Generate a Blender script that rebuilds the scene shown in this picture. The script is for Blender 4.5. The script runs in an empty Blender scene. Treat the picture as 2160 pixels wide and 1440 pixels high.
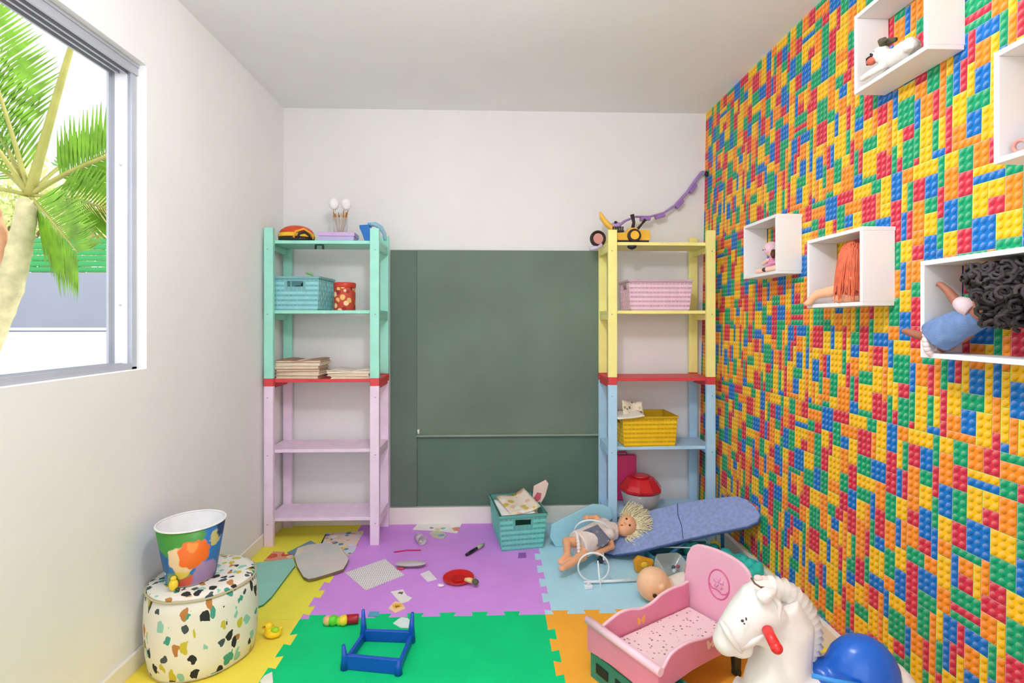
import bpy, math, random
from mathutils import Vector, Matrix, Euler
C = bpy.context.scene.collection
PI = math.pi
# ------------------------------------------------------------------ camera
f = 1100.0; CH = 1.22; YAW = math.atan(38/1100.)
cam_d = bpy.data.cameras.new('camera'); cam_d.sensor_width = 36; cam_d.lens = f/2160*36
cam_d.shift_y = -41/2160.; cam_d.clip_start = .02; cam_d.clip_end = 200
cam = bpy.data.objects.new('camera', cam_d); C.objects.link(cam)
cam.location = (0, 0, CH); cam.rotation_euler = (PI/2, 0, -YAW)
bpy.context.scene.camera = cam
# ------------------------------------------------------------------ world, exposure
vs = bpy.context.scene.view_settings
vs.view_transform = 'Standard'; vs.look = 'None'; vs.gamma = 1; vs.use_curve_mapping = False; vs.exposure = 0.58
w = bpy.data.worlds.new('overcast_sky'); bpy.context.scene.world = w; w.use_nodes = True
bg = w.node_tree.nodes['Background']; bg.inputs[0].default_value = (0.94, 0.97, 1.02, 1); bg.inputs[1].default_value = 1.35
# ------------------------------------------------------------------ lights
def light(name, kind, loc, rot, energy, col=(1, 1, 1), size=1, sy=None, parent=None):
    d = bpy.data.lights.new(name, kind); d.energy = energy; d.color = col
    if kind == 'AREA':
        d.size = size
        if sy: d.shape = 'RECTANGLE'; d.size_y = sy
    elif kind == 'SUN': d.angle = size
    else: d.shadow_soft_size = size
    o = bpy.data.objects.new(name, d); C.objects.link(o); o.location = loc; o.rotation_euler = rot
    return o
light('sun', 'SUN', (0, 0, 6), (math.radians(-18), math.radians(38), 0), 1.5, (1, .96, .88), .03)

# ------------------------------------------------------------------ projection helpers (pixel of the photo -> point on a real plane)
F2 = Vector((math.sin(YAW), math.cos(YAW), 0)); R2 = Vector((math.cos(YAW), -math.sin(YAW), 0))
CP = Vector((0, 0, CH))
def ray(px, py): return F2 + R2*((px-1080)/f) + Vector((0, 0, (679-py)/f))
def oz(px, py, z=.012): d = ray(px, py); return CP + d*((z-CH)/d.z)
def oy(px, py, Y): d = ray(px, py); return CP + d*(Y/d.y)
def ox(px, py, X): d = ray(px, py); return CP + d*(X/d.x)
def opl(px, py, p0, n): d = ray(px, py); return CP + d*((p0-CP).dot(n)/d.dot(n))

# ------------------------------------------------------------------ materials
def lin(c):
    c = c/255.
    return c/12.92 if c <= .04045 else ((c+.055)/1.055)**2.4
def L(rgb): return (lin(rgb[0]), lin(rgb[1]), lin(rgb[2]), 1)
MC = {}
def newmat(name):
    m = bpy.data.materials.new(name); m.use_nodes = True
    nt = m.node_tree; return m, nt, nt.nodes['Principled BSDF']
def mat(rgb, rough=.5, var=.05, scale=18., bump=0., spec=.4, trans=0., alpha=1., metal=0., bscale=None, sub=0):
    key = (rgb, rough, var, scale, bump, spec, trans, alpha, metal, sub)
    if key in MC: return MC[key]
    m, nt, b = newmat('paint_%d_%d_%d' % rgb); N = nt.nodes; K = nt.links
    tc = N.new('ShaderNodeTexCoord'); no = N.new('ShaderNodeTexNoise'); no.inputs['Scale'].default_value = scale
    no.inputs['Detail'].default_value = 4; K.new(tc.outputs['Object'], no.inputs['Vector'])
    r = N.new('ShaderNodeValToRGB'); c = L(rgb)
    r.color_ramp.elements[0].position = .3; r.color_ramp.elements[1].position = .7
    r.color_ramp.elements[0].color = tuple(max(0, x*(1-var)) for x in c[:3])+(1,)
    r.color_ramp.elements[1].color = tuple(min(1, x*(1+var)) for x in c[:3])+(1,)
    K.new(no.outputs['Fac'], r.inputs[0]); K.new(r.outputs[0], b.inputs['Base Color'])
    b.inputs['Roughness'].default_value = rough; b.inputs['Specular IOR Level'].default_value = spec
    b.inputs['Metallic'].default_value = metal
    b.inputs['Transmission Weight'].default_value = trans; b.inputs['Alpha'].default_value = alpha
    if sub: b.inputs['Subsurface Weight'].default_value = sub; b.inputs['Subsurface Radius'].default_value = (.02, .01, .005)
    if bump:
        n2 = N.new('ShaderNodeTexNoise'); n2.inputs['Scale'].default_value = bscale or scale*6
        K.new(tc.outputs['Object'], n2.inputs['Vector'])
        bp = N.new('ShaderNodeBump'); bp.inputs['Strength'].default_value = bump; bp.inputs['Distance'].default_value = .003
        K.new(n2.outputs['Fac'], bp.inputs['Height']); K.new(bp.outputs[0], b.inputs['Normal'])
    MC[key] = m; return m
def blobs(name, base, cols, scale=30., thresh=.35, rough=.6, coord='Object', stretch=(1, 1, 1), rnd=1., metric='EUCLIDEAN', warp=0.):
    """printed pattern: coloured voronoi patches on a base colour"""
    m, nt, b = newmat(name); N = nt.nodes; K = nt.links
    tc = N.new('ShaderNodeTexCoord'); mp = N.new('ShaderNodeMapping'); mp.inputs['Scale'].default_value = stretch
    K.new(tc.outputs[coord], mp.inputs['Vector'])
    src = mp.outputs[0]
    if warp:
        no = N.new('ShaderNodeTexNoise'); no.inputs['Scale'].default_value = scale*.9; K.new(src, no.inputs['Vector'])
        ad = N.new('ShaderNodeVectorMath'); ad.operation = 'SCALE'; ad.inputs['Scale'].default_value = warp
        K.new(no.outputs['Color'], ad.inputs[0]); a2 = N.new('ShaderNodeVectorMath'); K.new(src, a2.inputs[0]); K.new(ad.outputs[0], a2.inputs[1]); src = a2.outputs[0]
    vo = N.new('ShaderNodeTexVoronoi'); vo.inputs['Scale'].default_value = scale; vo.inputs['Randomness'].default_value = rnd; vo.distance = metric
    K.new(src, vo.inputs['Vector'])
    sx = N.new('ShaderNodeSeparateColor'); K.new(vo.outputs['Color'], sx.inputs[0])
    r = N.new('ShaderNodeValToRGB'); r.color_ramp.interpolation = 'CONSTANT'
    els = r.color_ramp.elements
    for i, c in enumerate(cols):
        p = i/len(cols)
        if i < 2: e = els[i]; e.position = p
        else: e = els.new(p)
        e.color = L(c)
    K.new(sx.outputs[0], r.inputs[0])
    lt = N.new('ShaderNodeMath'); lt.operation = 'LESS_THAN'; lt.inputs[1].default_value = thresh; K.new(vo.outputs['Distance'], lt.inputs[0])
    mx = N.new('ShaderNodeMix'); mx.data_type = 'RGBA'; K.new(lt.outputs[0], mx.inputs[0]); mx.inputs[6].default_value = L(base); K.new(r.outputs[0], mx.inputs[7])
    K.new(mx.outputs[2], b.inputs['Base Color']); b.inputs['Roughness'].default_value = rough
    return m
def brickprint(name, base, ink, sx_, sy_, rough=.7, mortar=.35):
    """rows of small printed marks"""
    m, nt, b = newmat(name); N = nt.nodes; K = nt.links
    tc = N.new('ShaderNodeTexCoord'); br = N.new('ShaderNodeTexBrick'); K.new(tc.outputs['Object'], br.inputs['Vector'])
    br.inputs['Scale'].default_value = 1; br.inputs['Brick Width'].default_value = sx_; br.inputs['Row Height'].default_value = sy_
    br.inputs['Mortar Size'].default_value = sy_*mortar; br.inputs['Mortar Smooth'].default_value = .2
    br.inputs['Color1'].default_value = L(ink); br.inputs['Color2'].default_value = L(base); br.inputs['Mortar'].default_value = L(base)
    K.new(br.outputs['Color'], b.inputs['Base Color']); b.inputs['Roughness'].default_value = rough
    return m

# ------------------------------------------------------------------ mesh builder
class MB:
    def __init__(s): s.v = []; s.f = []; s.m = []; s.sm = []; s.mi = 0; s.T = None
    def addv(s, p):
        p = Vector(p)
        if s.T is not None: p = s.T @ p
        s.v.append(p); return len(s.v)-1
    def face(s, idx, smooth=False): s.f.append(tuple(idx)); s.m.append(s.mi); s.sm.append(smooth)
    def box(s, c, size, rot=None):
        c = Vector(c); h = [x/2 for x in size]; M = Euler(rot).to_matrix() if rot else None
        ids = []
        for sx in (-1, 1):
            for sy in (-1, 1):
                for sz in (-1, 1):
                    p = Vector((sx*h[0], sy*h[1], sz*h[2]))
                    if M: p = M @ p
                    ids.append(s.addv(c+p))
        a = ids
        for q in ((0, 1, 3, 2), (4, 6, 7, 5), (0, 4, 5, 1), (2, 3, 7, 6), (0, 2, 6, 4), (1, 5, 7, 3)): s.face([a[i] for i in q])
        return s
    def bb(s, x0, x1, y0, y1, z0, z1): return s.box(((x0+x1)/2, (y0+y1)/2, (z0+z1)/2), (abs(x1-x0), abs(y1-y0), abs(z1-z0)))
    def tube(s, pts, rad, n=10, caps=True, flat=1.0, up=None):
        pts = [Vector(p) for p in pts]
        if not hasattr(rad, '__len__'): rad = [rad]*len(pts)
        rings = []; prev = None
        for i, p in enumerate(pts):
            t = (pts[min(i+1, len(pts)-1)]-pts[max(i-1, 0)])
            if t.length < 1e-9: t = Vector((0, 0, 1))
            t.normalize()
            if prev is None:
                a = Vector(up) if up else (Vector((0, 0, 1)) if abs(t.z) < .9 else Vector((1, 0, 0)))
            else: a = prev
            a = (a - t*a.dot(t))
            if a.length < 1e-6: a = t.orthogonal()
            a.normalize(); b = t.cross(a); prev = a
            rings.append([s.addv(p+(a*math.cos(2*PI*k/n)*flat+b*math.sin(2*PI*k/n))*rad[i]) for k in range(n)])
        for i in range(len(rings)-1):
            for k in range(n):
                s.face((rings[i][k], rings[i][(k+1) % n], rings[i+1][(k+1) % n], rings[i+1][k]), True)
        if caps: s.face(rings[0][::-1]); s.face(rings[-1])
        return s
    def cyl(s, p0, p1, r0, r1=None, n=16): return s.tube([p0, p1], [r0, r1 if r1 is not None else r0], n)
    def ell(s, c, r, rot=None, nu=16, nv=10):
        c = Vector(c)
        if not hasattr(r, '__len__'): r = (r, r, r)
        M = Euler(rot).to_matrix() if rot else Matrix.Identity(3)
        top = s.addv(c+M@Vector((0, 0, r[2]))); rows = []
        for j in range(1, nv):
            th = PI*j/nv
            rows.append([s.addv(c+M@Vector((r[0]*math.sin(th)*math.cos(2*PI*k/nu), r[1]*math.sin(th)*math.sin(2*PI*k/nu), r[2]*math.cos(th)))) for k in range(nu)])
        bot = s.addv(c+M@Vector((0, 0, -r[2])))
        for k in range(nu):
            s.face((top, rows[0][k], rows[0][(k+1) % nu]), True)
            s.face((bot, rows[-1][(k+1) % nu], rows[-1][k]), True)
        for j in range(len(rows)-1):
            for k in range(nu): s.face((rows[j][k], rows[j+1][k], rows[j+1][(k+1) % nu], rows[j][(k+1) % nu]), True)
        return s
    def lathe(s, prof, c=(0, 0, 0), n=32, close=False, wob=None):
        c = Vector(c); rings = []
        for r, z in prof:
            rings.append([s.addv(c+Vector((r*(1+(wob(2*PI*k/n, z) if wob else 0))*math.cos(2*PI*k/n), r*(1+(wob(2*PI*k/n, z) if wob else 0))*math.sin(2*PI*k/n), z))) for k in range(n)])
        m = len(rings)
        for i in range(m if close else m-1):
            for k in range(n): s.face((rings[i][k], rings[i][(k+1) % n], rings[(i+1) % m][(k+1) % n], rings[(i+1) % m][k]), True)
        if not close: s.face(rings[0][::-1]); s.face(rings[-1])
        return s
    def prism(s, poly, o, u, v, nrm, th):
        """poly in (a,b) plane coordinates; extruded th along nrm"""
        o = Vector(o); u = Vector(u); v = Vector(v); nrm = Vector(nrm)
        a = [s.addv(o+u*x+v*y) for x, y in poly]; b = [s.addv(o+u*x+v*y+nrm*th) for x, y in poly]
        s.face(a[::-1]); s.face(b); k = len(poly)
        for i in range(k): s.face((a[i], a[(i+1) % k], b[(i+1) % k], b[i]))
        return s
    def prism3(s, pts, off):
        off = Vector(off); a = [s.addv(p) for p in pts]; b = [s.addv(Vector(p)+off) for p in pts]
        s.face(a[::-1]); s.face(b); k = len(pts)
        for i in range(k): s.face((a[i], a[(i+1) % k], b[(i+1) % k], b[i]))
        return s
    def grid(s, fn, nu, nv, smooth=True):
        g = [[s.addv(fn(i/nu, j/nv)) for j in range(nv+1)] for i in range(nu+1)]
        for i in range(nu):
            for j in range(nv): s.face((g[i][j], g[i+1][j], g[i+1][j+1], g[i][j+1]), smooth)
        return s
    def sheet(s, fn, nu, nv, th):
        """closed thin slab around a height sheet"""
        top = [[s.addv(Vector(fn(i/nu, j/nv))+Vector((0, 0, th))) for j in range(nv+1)] for i in range(nu+1)]
        bo = [[s.addv(fn(i/nu, j/nv)) for j in range(nv+1)] for i in range(nu+1)]
        for i in range(nu):
            for j in range(nv):
                s.face((top[i][j], top[i+1][j], top[i+1][j+1], top[i][j+1]), True); s.face((bo[i][j], bo[i][j+1], bo[i+1][j+1], bo[i+1][j]), True)
        for i in range(nu):
            s.face((bo[i][0], bo[i+1][0], top[i+1][0], top[i][0])); s.face((bo[i+1][nv], bo[i][nv], top[i][nv], top[i+1][nv]))
        for j in range(nv):
            s.face((bo[0][j+1], bo[0][j], top[0][j], top[0][j+1])); s.face((bo[nu][j], bo[nu][j+1], top[nu][j+1], top[nu][j]))
        return s
    def build(s, name, mats, parent=None, bevel=0, remesh=0, loc=None, sub=0):
        me = bpy.data.meshes.new(name)
        org = Vector(loc) if loc is not None else Vector((0, 0, 0))
        me.from_pydata([v-org for v in s.v], [], s.f); me.update()
        if not isinstance(mats, (list, tuple)): mats = [mats]
        for m in mats: me.materials.append(m)
        me.polygons.foreach_set('material_index', s.m); me.polygons.foreach_set('use_smooth', s.sm)
        if not remesh:
            import bmesh
            bm = bmesh.new(); bm.from_mesh(me); bmesh.ops.recalc_face_normals(bm, faces=bm.faces); bm.to_mesh(me); bm.free()
        o = bpy.data.objects.new(name, me); C.objects.link(o)
        if loc is not None: o.location = org
        if parent: o.parent = parent
        if remesh:
            r = o.modifiers.new('r', 'REMESH'); r.mode = 'VOXEL'; r.voxel_size = remesh; r.use_smooth_shade = True
            q = o.modifiers.new('s', 'SMOOTH'); q.iterations = 4; q.factor = .5
        if bevel:
            q = o.modifiers.new('b', 'BEVEL'); q.width = bevel; q.segments = 2; q.limit_method = 'ANGLE'; q.angle_limit = math.radians(40)
        if sub: q = o.modifiers.new('ss', 'SUBSURF'); q.levels = sub; q.render_levels = sub
        return o
def thing(name, label, cat, loc=(0, 0, 0), rz=0, group=None, rot=None):
    o = bpy.data.objects.new(name, None); C.objects.link(o); o.empty_display_size = .05
    o.location = loc; o.rotation_euler = rot if rot else (0, 0, rz)
    o['label'] = label; o['category'] = cat
    if group: o['group'] = group
    return o
def tag(o, label, cat, group=None):
    o['label'] = label; o['category'] = cat
    if group: o['group'] = group
    return o
def struct(o): o['kind'] = 'structure'; return o

# ------------------------------------------------------------------ room shell
CZ = 2.495; BY = 3.15; LX = -1.252; Y0 = -1.4
def RX(z): return 1.25+.019*z
wall_w = mat((244, 244, 244), .85, .02, 3, bump=.15, bscale=60, spec=.2)
ceil_w = mat((244, 245, 247), .9, .015, 3, bump=.1, bscale=60, spec=.2)
base_w = mat((243, 238, 228), .5, .02, 5)
mb = MB(); mb.bb(-1.5, 1.5, Y0, BY+.15, -.08, 0); struct(mb.build('floor', mat((205, 190, 170), .5, .05, 8)))
mb = MB(); mb.bb(-1.5, 1.55, Y0, BY+.15, CZ, CZ+.12); struct(mb.build('ceiling', ceil_w))
mb = MB(); mb.bb(-1.5, 1.5, BY, BY+.15, 0, CZ); struct(mb.build('wall_back', mat((236, 235, 235), .85, .02, 3, bump=.15, bscale=60, spec=.2)))  # wall colour lowered here to offset the strong light falling on it
WY0, WY1, WZ0, WZ1 = .35, 1.925, 1.052, 2.145
mb = MB(); T = .14
mb.bb(LX-T, LX, Y0, WY0, 0, CZ); mb.bb(LX-T, LX, WY1, BY, 0, CZ); mb.bb(LX-T, LX, WY0, WY1, 0, WZ0); mb.bb(LX-T, LX, WY0, WY1, WZ1, CZ)
struct(mb.build('wall_left', wall_w))
# right wall with printed brick wallpaper
P = .0222
def make_tile(n, seed):
    rnd = random.Random(seed); g = [[-1]*n for _ in range(n)]; out = []
    shapes = [(2, 4), (4, 2), (2, 2), (2, 2), (2, 3), (3, 2), (1, 4), (2, 3), (2, 4), (3, 3), (4, 2), (3, 4), (4, 1), (3, 2)]
    for j in range(n):
        for i in range(n):
            if g[i][j] >= 0: continue
            sh = shapes[:]; rnd.shuffle(sh); sh += [(1, 3), (3, 1), (1, 2), (2, 1), (1, 1)]
            for (a, b) in sh:
                if all(g[(i+x) % n][(j+y) % n] < 0 for x in range(a) for y in range(b)) and i+a <= n and j+b <= n:
                    neigh = set()
                    for x in range(-1, a+1):
                        for y in range(-1, b+1):
                            neigh.add(g[(i+x) % n][(j+y) % n]//100 if g[(i+x) % n][(j+y) % n] >= 0 else -1)
                    pool = [0, 0, 0, 0, 1, 1, 1, 2, 2, 3, 3, 3, 4, 4]; rnd.shuffle(pool)
                    c = pool[0]
                    for q in pool:
                        if q not in neigh or rnd.random() < .18: c = q; break
                    for x in range(a):
                        for y in range(b): g[(i+x) % n][(j+y) % n] = c*100
                    out.append((i, j, a, b, c)); break
    return out
tile = make_tile(36, 11)
pal = [(255, 196, 24), (253, 146, 34), (218, 52, 74), (14, 166, 112), (14, 118, 202)]
def wallpaper():
    V = []; Fa = []; uv = []; col = []
    ny = int((BY-Y0)/P)+1; nz = int(CZ/P)+1; n = 36
    def quad(a0, a1, b0, b1, c):
        a0 = max(a0, 0); b1c = b1
        y0 = max(BY-a0*P, Y0); y1 = max(BY-a1*P, Y0); z0 = max(CZ-b0*P, 0); z1 = max(CZ-b1*P, 0)
        if y0-y1 < 1e-5 or z0-z1 < 1e-5: return
        k = len(V)
        for (y, z) in ((y0, z0), (y0, z1), (y1, z1), (y1, z0)):
            V.append((RX(z), y, z)); uv.append(((BY-y)/P, (CZ-z)/P)); col.append(c)
        Fa.append((k, k+1, k+2, k+3))
    e = .09
    for ti in range(ny//n+1):
        for tj in range(nz//n+1):
            for (i, j, a, b, ci) in tile:
                I = i+ti*n; J = j+tj*n; c = L(pal[ci])
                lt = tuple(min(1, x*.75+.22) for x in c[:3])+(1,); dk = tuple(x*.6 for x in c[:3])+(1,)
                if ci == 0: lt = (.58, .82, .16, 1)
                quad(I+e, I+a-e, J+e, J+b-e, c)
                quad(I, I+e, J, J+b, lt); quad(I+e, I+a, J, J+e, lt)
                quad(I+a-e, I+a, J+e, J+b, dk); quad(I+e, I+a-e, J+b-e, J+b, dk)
    # back side so the wall has thickness
    k = len(V)
    for y in (BY, Y0):
        for z in (CZ, 0):
            for x in (0, .15): V.append((RX(z)+x, y, z))
    bx = [(0, 1, 3, 2), (4, 6, 7, 5), (1, 5, 7, 3), (0, 4, 5, 1), (2, 3, 7, 6)]
    me = bpy.data.meshes.new('wall_right'); nf = len(Fa)
    Fa2 = Fa+[tuple(k+i for i in q) for q in bx]
    me.from_pydata(V, [], Fa2); me.update()
    me.uv_layers.new(name='UVMap'); me.color_attributes.new('print', 'FLOAT_COLOR', 'CORNER')
    us = []; cs = []
    for q in Fa2:
        for vi in q: us += uv[vi] if vi < k else (0, 0); cs += col[vi] if vi < k else (1, 1, 1, 1)
    me.uv_layers['UVMap'].data.foreach_set('uv', us); me.color_attributes['print'].data.foreach_set('color', cs)
    m, nt, b = newmat('toy_brick_wallpaper'); N = nt.nodes; K = nt.links
    at = N.new('ShaderNodeAttribute'); at.attribute_name = 'print'
    tc = N.new('ShaderNodeTexCoord'); fr = N.new('ShaderNodeVectorMath'); fr.operation = 'FRACTION'; K.new(tc.outputs['UV'], fr.inputs[0])
    sb = N.new('ShaderNodeVectorMath'); sb.operation = 'SUBTRACT'; sb.inputs[1].default_value = (.5, .5, 0); K.new(fr.outputs[0], sb.inputs[0])
    ln = N.new('ShaderNodeVectorMath'); ln.operation = 'LENGTH'; K.new(sb.outputs[0], ln.inputs[0])
    dt = N.new('ShaderNodeVectorMath'); dt.operation = 'DOT_PRODUCT'; dt.inputs[1].default_value = (-.55, -.85, 0); K.new(sb.outputs[0], dt.inputs[0])
    disc = N.new('ShaderNodeMapRange'); disc.interpolation_type = 'SMOOTHSTEP'; disc.inputs[1].default_value = .38; disc.inputs[2].default_value = .28
    K.new(ln.outputs['Value'], disc.inputs[0])
    ring = N.new('ShaderNodeMapRange'); ring.interpolation_type = 'SMOOTHSTEP'; ring.inputs[1].default_value = .46; ring.inputs[2].default_value = .36; K.new(ln.outputs['Value'], ring.inputs[0])
    def mth(op, a=None, bb=None, va=None, vb=None):
        q = N.new('ShaderNodeMath'); q.operation = op
        if a is not None: K.new(a, q.inputs[0])
        elif va is not None: q.inputs[0].default_value = va
        if bb is not None: K.new(bb, q.inputs[1])
        elif vb is not None: q.inputs[1].default_value = vb
        return q.outputs[0]
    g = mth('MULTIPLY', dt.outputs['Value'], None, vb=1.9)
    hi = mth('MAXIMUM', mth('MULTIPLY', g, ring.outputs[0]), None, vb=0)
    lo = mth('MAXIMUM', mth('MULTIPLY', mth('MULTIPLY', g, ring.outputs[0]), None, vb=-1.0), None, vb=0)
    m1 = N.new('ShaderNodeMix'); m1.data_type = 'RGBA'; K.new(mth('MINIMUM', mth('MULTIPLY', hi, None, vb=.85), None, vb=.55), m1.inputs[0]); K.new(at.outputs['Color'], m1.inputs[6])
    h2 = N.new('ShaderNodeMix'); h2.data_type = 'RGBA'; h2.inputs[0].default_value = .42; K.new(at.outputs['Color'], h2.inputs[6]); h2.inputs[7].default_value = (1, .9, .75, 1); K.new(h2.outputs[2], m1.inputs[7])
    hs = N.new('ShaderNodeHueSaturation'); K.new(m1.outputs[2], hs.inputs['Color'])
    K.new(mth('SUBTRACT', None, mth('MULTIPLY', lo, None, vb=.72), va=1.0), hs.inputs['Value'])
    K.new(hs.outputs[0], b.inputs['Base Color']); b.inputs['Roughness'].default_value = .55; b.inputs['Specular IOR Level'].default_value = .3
    me.materials.append(m); me.materials.append(wall_w)
    mi = [0]*nf+[1]*len(bx); me.polygons.foreach_set('material_index', mi)
    o = bpy.data.objects.new('wall_right', me); C.objects.link(o); return struct(o)
wallpaper()
mb = MB(); mb.bb(LX, LX+.012, Y0, BY, 0, .075); struct(mb.build('baseboard_left', base_w, bevel=.003))
mb = MB(); mb.bb(LX+.012, RX(0)-.02, BY-.015, BY, 0, .11); struct(mb.build('baseboard_back', base_w, bevel=.003))
mb = MB(); mb.bb(RX(0)-.02, RX(0)+.003, Y0, BY, 0, .09); struct(mb.build('baseboard_right', base_w, bevel=.003))

# ------------------------------------------------------------------ window (sliding sash pushed out of view)
alu = mat((184, 188, 198), .4, .04, 10, metal=.1); aluw = mat((236, 238, 242), .4, .02, 10); alud = mat((60, 65, 75), .5, .05, 10)
win = bpy.data.objects.new('window_1', None); C.objects.link(win); win['kind'] = 'structure'; win.location = (LX-.09, (WY0+WY1)/2, WZ0)
def wpart(mb, name, m, **k):
    o = mb.build(name, m, win, **k); o.matrix_parent_inverse = Matrix.Translation(-Vector(win.location)); return o
xo = LX-.12; xi = LX-.035
mb = MB(); mb.bb(xo, xi, WY1-.014, WY1, WZ0, WZ1); mb.bb(xo, xo+.008, WY1-.03, WY1-.014, WZ0, WZ1); mb.bb(xi-.006, xi, WY1-.024, WY1-.014, WZ0, WZ1)
mb.bb(xo, xi, WY0, WY0+.014, WZ0, WZ1)
wpart(mb, 'jamb', alu)
mb = MB(); mb.bb(xo+.02, xi-.022, WY1-.017, WY1-.0135, WZ0+.02, WZ1-.02); wpart(mb, 'jamb_liner', aluw)
mb = MB(); mb.bb(xo, xi+.01, WY0, WY1, WZ1-.012, WZ1)
for k in range(4): xx = xo+.006+k*(xi-xo-.004)/3.; mb.bb(xx-.004, xx+.004, WY0, WY1, WZ1-.04, WZ1-.01)
wpart(mb, 'head_track', [alu]);
mb = MB(); mb.bb(xo, xi, WY0, WY1, WZ1-.016, WZ1-.012); wpart(mb, 'track_groove', alud)
mb = MB(); mb.bb(xo, xi, WY0, WY1, WZ0, WZ0+.008)
for k in range(3): xx = xo+.004+k*(xi-xo-.008)/2.; mb.bb(xx-.003, xx+.003, WY0, WY1, WZ0+.008, WZ0+.022)
wpart(mb, 'sill_track', alu)
for zz in (1.28, 1.78):
    mb = MB(); mb.cyl((xo+.04, WY1-.017, zz), (xo+.04, WY1-.02, zz), .004, n=10); wpart(mb, 'screw', alu)
# curtain bracket above the window at the top edge of the photo
t = thing('curtain_bracket', 'small grey metal bracket on white wall above the window', 'bracket', (LX, 1.9, 2.40))
mb = MB(); mb.bb(0, .004, -.02, .02, -.012, .03); mb.build('wall_plate', alu, t)
mb = MB(); mb.cyl((0, -.012, .005), (.03, -.012, 0), .004); mb.cyl((0, .012, .005), (.03, .012, .0), .004); mb.build('prong', alu, t)

# ------------------------------------------------------------------ unseen ceiling lamp, added; globe shape and place chosen for the light
lampw = bpy.data.materials.new('lamp_glow'); lampw.use_nodes = True; q = lampw.node_tree.nodes['Principled BSDF']
q.inputs['Emission Color'].default_value = (.965, .98, 1.01, 1); q.inputs['Emission Strength'].default_value = 62
t = thing('fill_lamp', 'unseen round white globe lamp added under the ceiling to light the room', 'lamp', (0, .95, CZ))
mb = MB(); mb.lathe([(.06, -.0005), (.06, -.02), (.02, -.03)]); mb.build('canopy', base_w, t)
mb = MB(); mb.cyl((0, 0, -.03), (0, 0, -.12), .006); mb.build('stem', base_w, t)
mb = MB(); mb.ell((0, 0, -.23), .11); mb.build('globe', lampw, t)

# ------------------------------------------------------------------ outside
ground = MB(); ground.bb(-40, LX-T, -15, 40, -.2, .985); struct(ground.build('ground_outside', mat((214, 212, 210), .8, .05, 3)))
# parapet wall with louvre fence
GW = 7.7
mb = MB(); mb.bb(-14, -2.2, GW, GW+.15, .985, 1.93); mb.mi = 1; mb.bb(-14, -2.2, GW-.12, GW, .985, 1.08); mb.bb(-14, -2.2, GW-.02, GW, 1.10, 1.14)
struct(mb.build('wall_garden', [mat((150, 156, 168), .8, .03, 2), mat((225, 225, 228), .7, .03, 2)]))
t = thing('louvre_fence', 'green horizontal louvre fence on top of the grey garden wall', 'fence', (-6, GW+.05, 1.93))
gm = mat((70, 172, 100), .5, .05, 4); gd = mat((40, 130, 75), .5, .05, 4)
for k in range(6):
    mb = MB(); mb.box((0, -.02, .045+k*.083), (8.5, .012, .075), (.45, 0, 0)); mb.build('louvre_blade', gm, t)
for k in range(5): mb = MB(); mb.bb(-4.2+k*2, -4.14+k*2, .02, .07, 0, .5); mb.build('post', gd, t)
# palm
def frond(mb, mb2, base, az, el, ln, curve, nl=30, ll=.42, rnd=None, wdt=.014, droop=.5, s0=.18, tw=0., r0=.016):
    pts = []; d = Vector((math.cos(az)*math.cos(el), math.sin(az)*math.cos(el), math.sin(el)))
    p = Vector(base); st = ln/16
    for i in range(17):
        pts.append(p.copy()); p = p+d*st; d = (d+Vector((0, 0, -curve*st))).normalized()
    mb.tube(pts, [r0*(1-.75*i/16) for i in range(17)], 8)
    for i in range(nl):
        a = s0+(1-s0)*i/nl; x = a*16; k = min(int(x), 15); q = pts[k].lerp(pts[k+1], x-k); tt = (pts[k+1]-pts[k]).normalized()
        sd0 = tt.cross(Vector((0, 0, 1))).normalized(); sd1 = sd0.cross(tt).normalized(); side = (sd0*math.cos(tw)+sd1*math.sin(tw)).normalized(); l = ll*(1-.65*abs(a-.45))*(.9+.2*rnd.random())
        for sg in (-1, 1):
            dd = (side*sg*.85+tt*.6+Vector((0, 0, .25+.1*rnd.random()))).normalized()
            w_ = wdt*(.8+.4*rnd.random()); up = dd.cross(tt).normalized(); ws = dd.cross(up).normalized()
            a0 = q; a1 = q+dd*l*.5+Vector((0, 0, -droop*.06)); a2 = q+dd*l+Vector((0, 0, -droop*.3*l))
            i0 = mb2.addv(a0-ws*w_*.3); i1 = mb2.addv(a0+ws*w_*.3); i2 = mb2.addv(a1+ws*w_); i3 = mb2.addv(a1-ws*w_); i4 = mb2.addv(a2)
            ic = mb2.addv(a1+up*w_*.4)
            mb2.face((i0, i1, i2, ic), True); mb2.face((i0, ic, i3), True); mb2.face((ic, i2, i4), True); mb2.face((i3, ic, i4), True)
rnd = random.Random(4)
leafm = mat((112, 160, 34), .5, .35, 9); leafm.node_tree.nodes['Principled BSDF'].inputs['Subsurface Weight'].default_value = .0
stem = mat((168, 164, 84), .5, .12, 12); trunkm = mat((205, 195, 150), .7, .2, 14, bump=.5)
PY = 3.4
t = thing('palm_tree', 'small green palm with a leaning ringed trunk outside the window', 'palm', oy(5, 800, PY))
b0 = Vector(t.location)
def lc(px, py, dy=0): return oy(px, py, PY+dy)-b0
tr = [lc(-60, 800), lc(-18, 700), lc(20, 610), lc(40, 530), lc(53, 465), lc(62, 412)]
mb = MB()
pts = []; rad = []
for i in range(len(tr)-1):
    for k in range(6):
        pts.append(tr[i].lerp(tr[i+1], k/6)); s_ = (i+k/6)/5; rad.append((.08-.028*s_)*(1+(.06 if k % 3 == 0 else 0)))
mb.tube(pts, rad, 14); mb.build('trunk', trunkm, t)
mb = MB(); mb.tube([lc(-8, 640), lc(2, 560), lc(2, 490), lc(-5, 440)], [.012, .03, .034, .015], 10); mb.build('husk', mat((214, 160, 120), .7, .2, 12), t)
cr = lc(62, 412)
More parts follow.
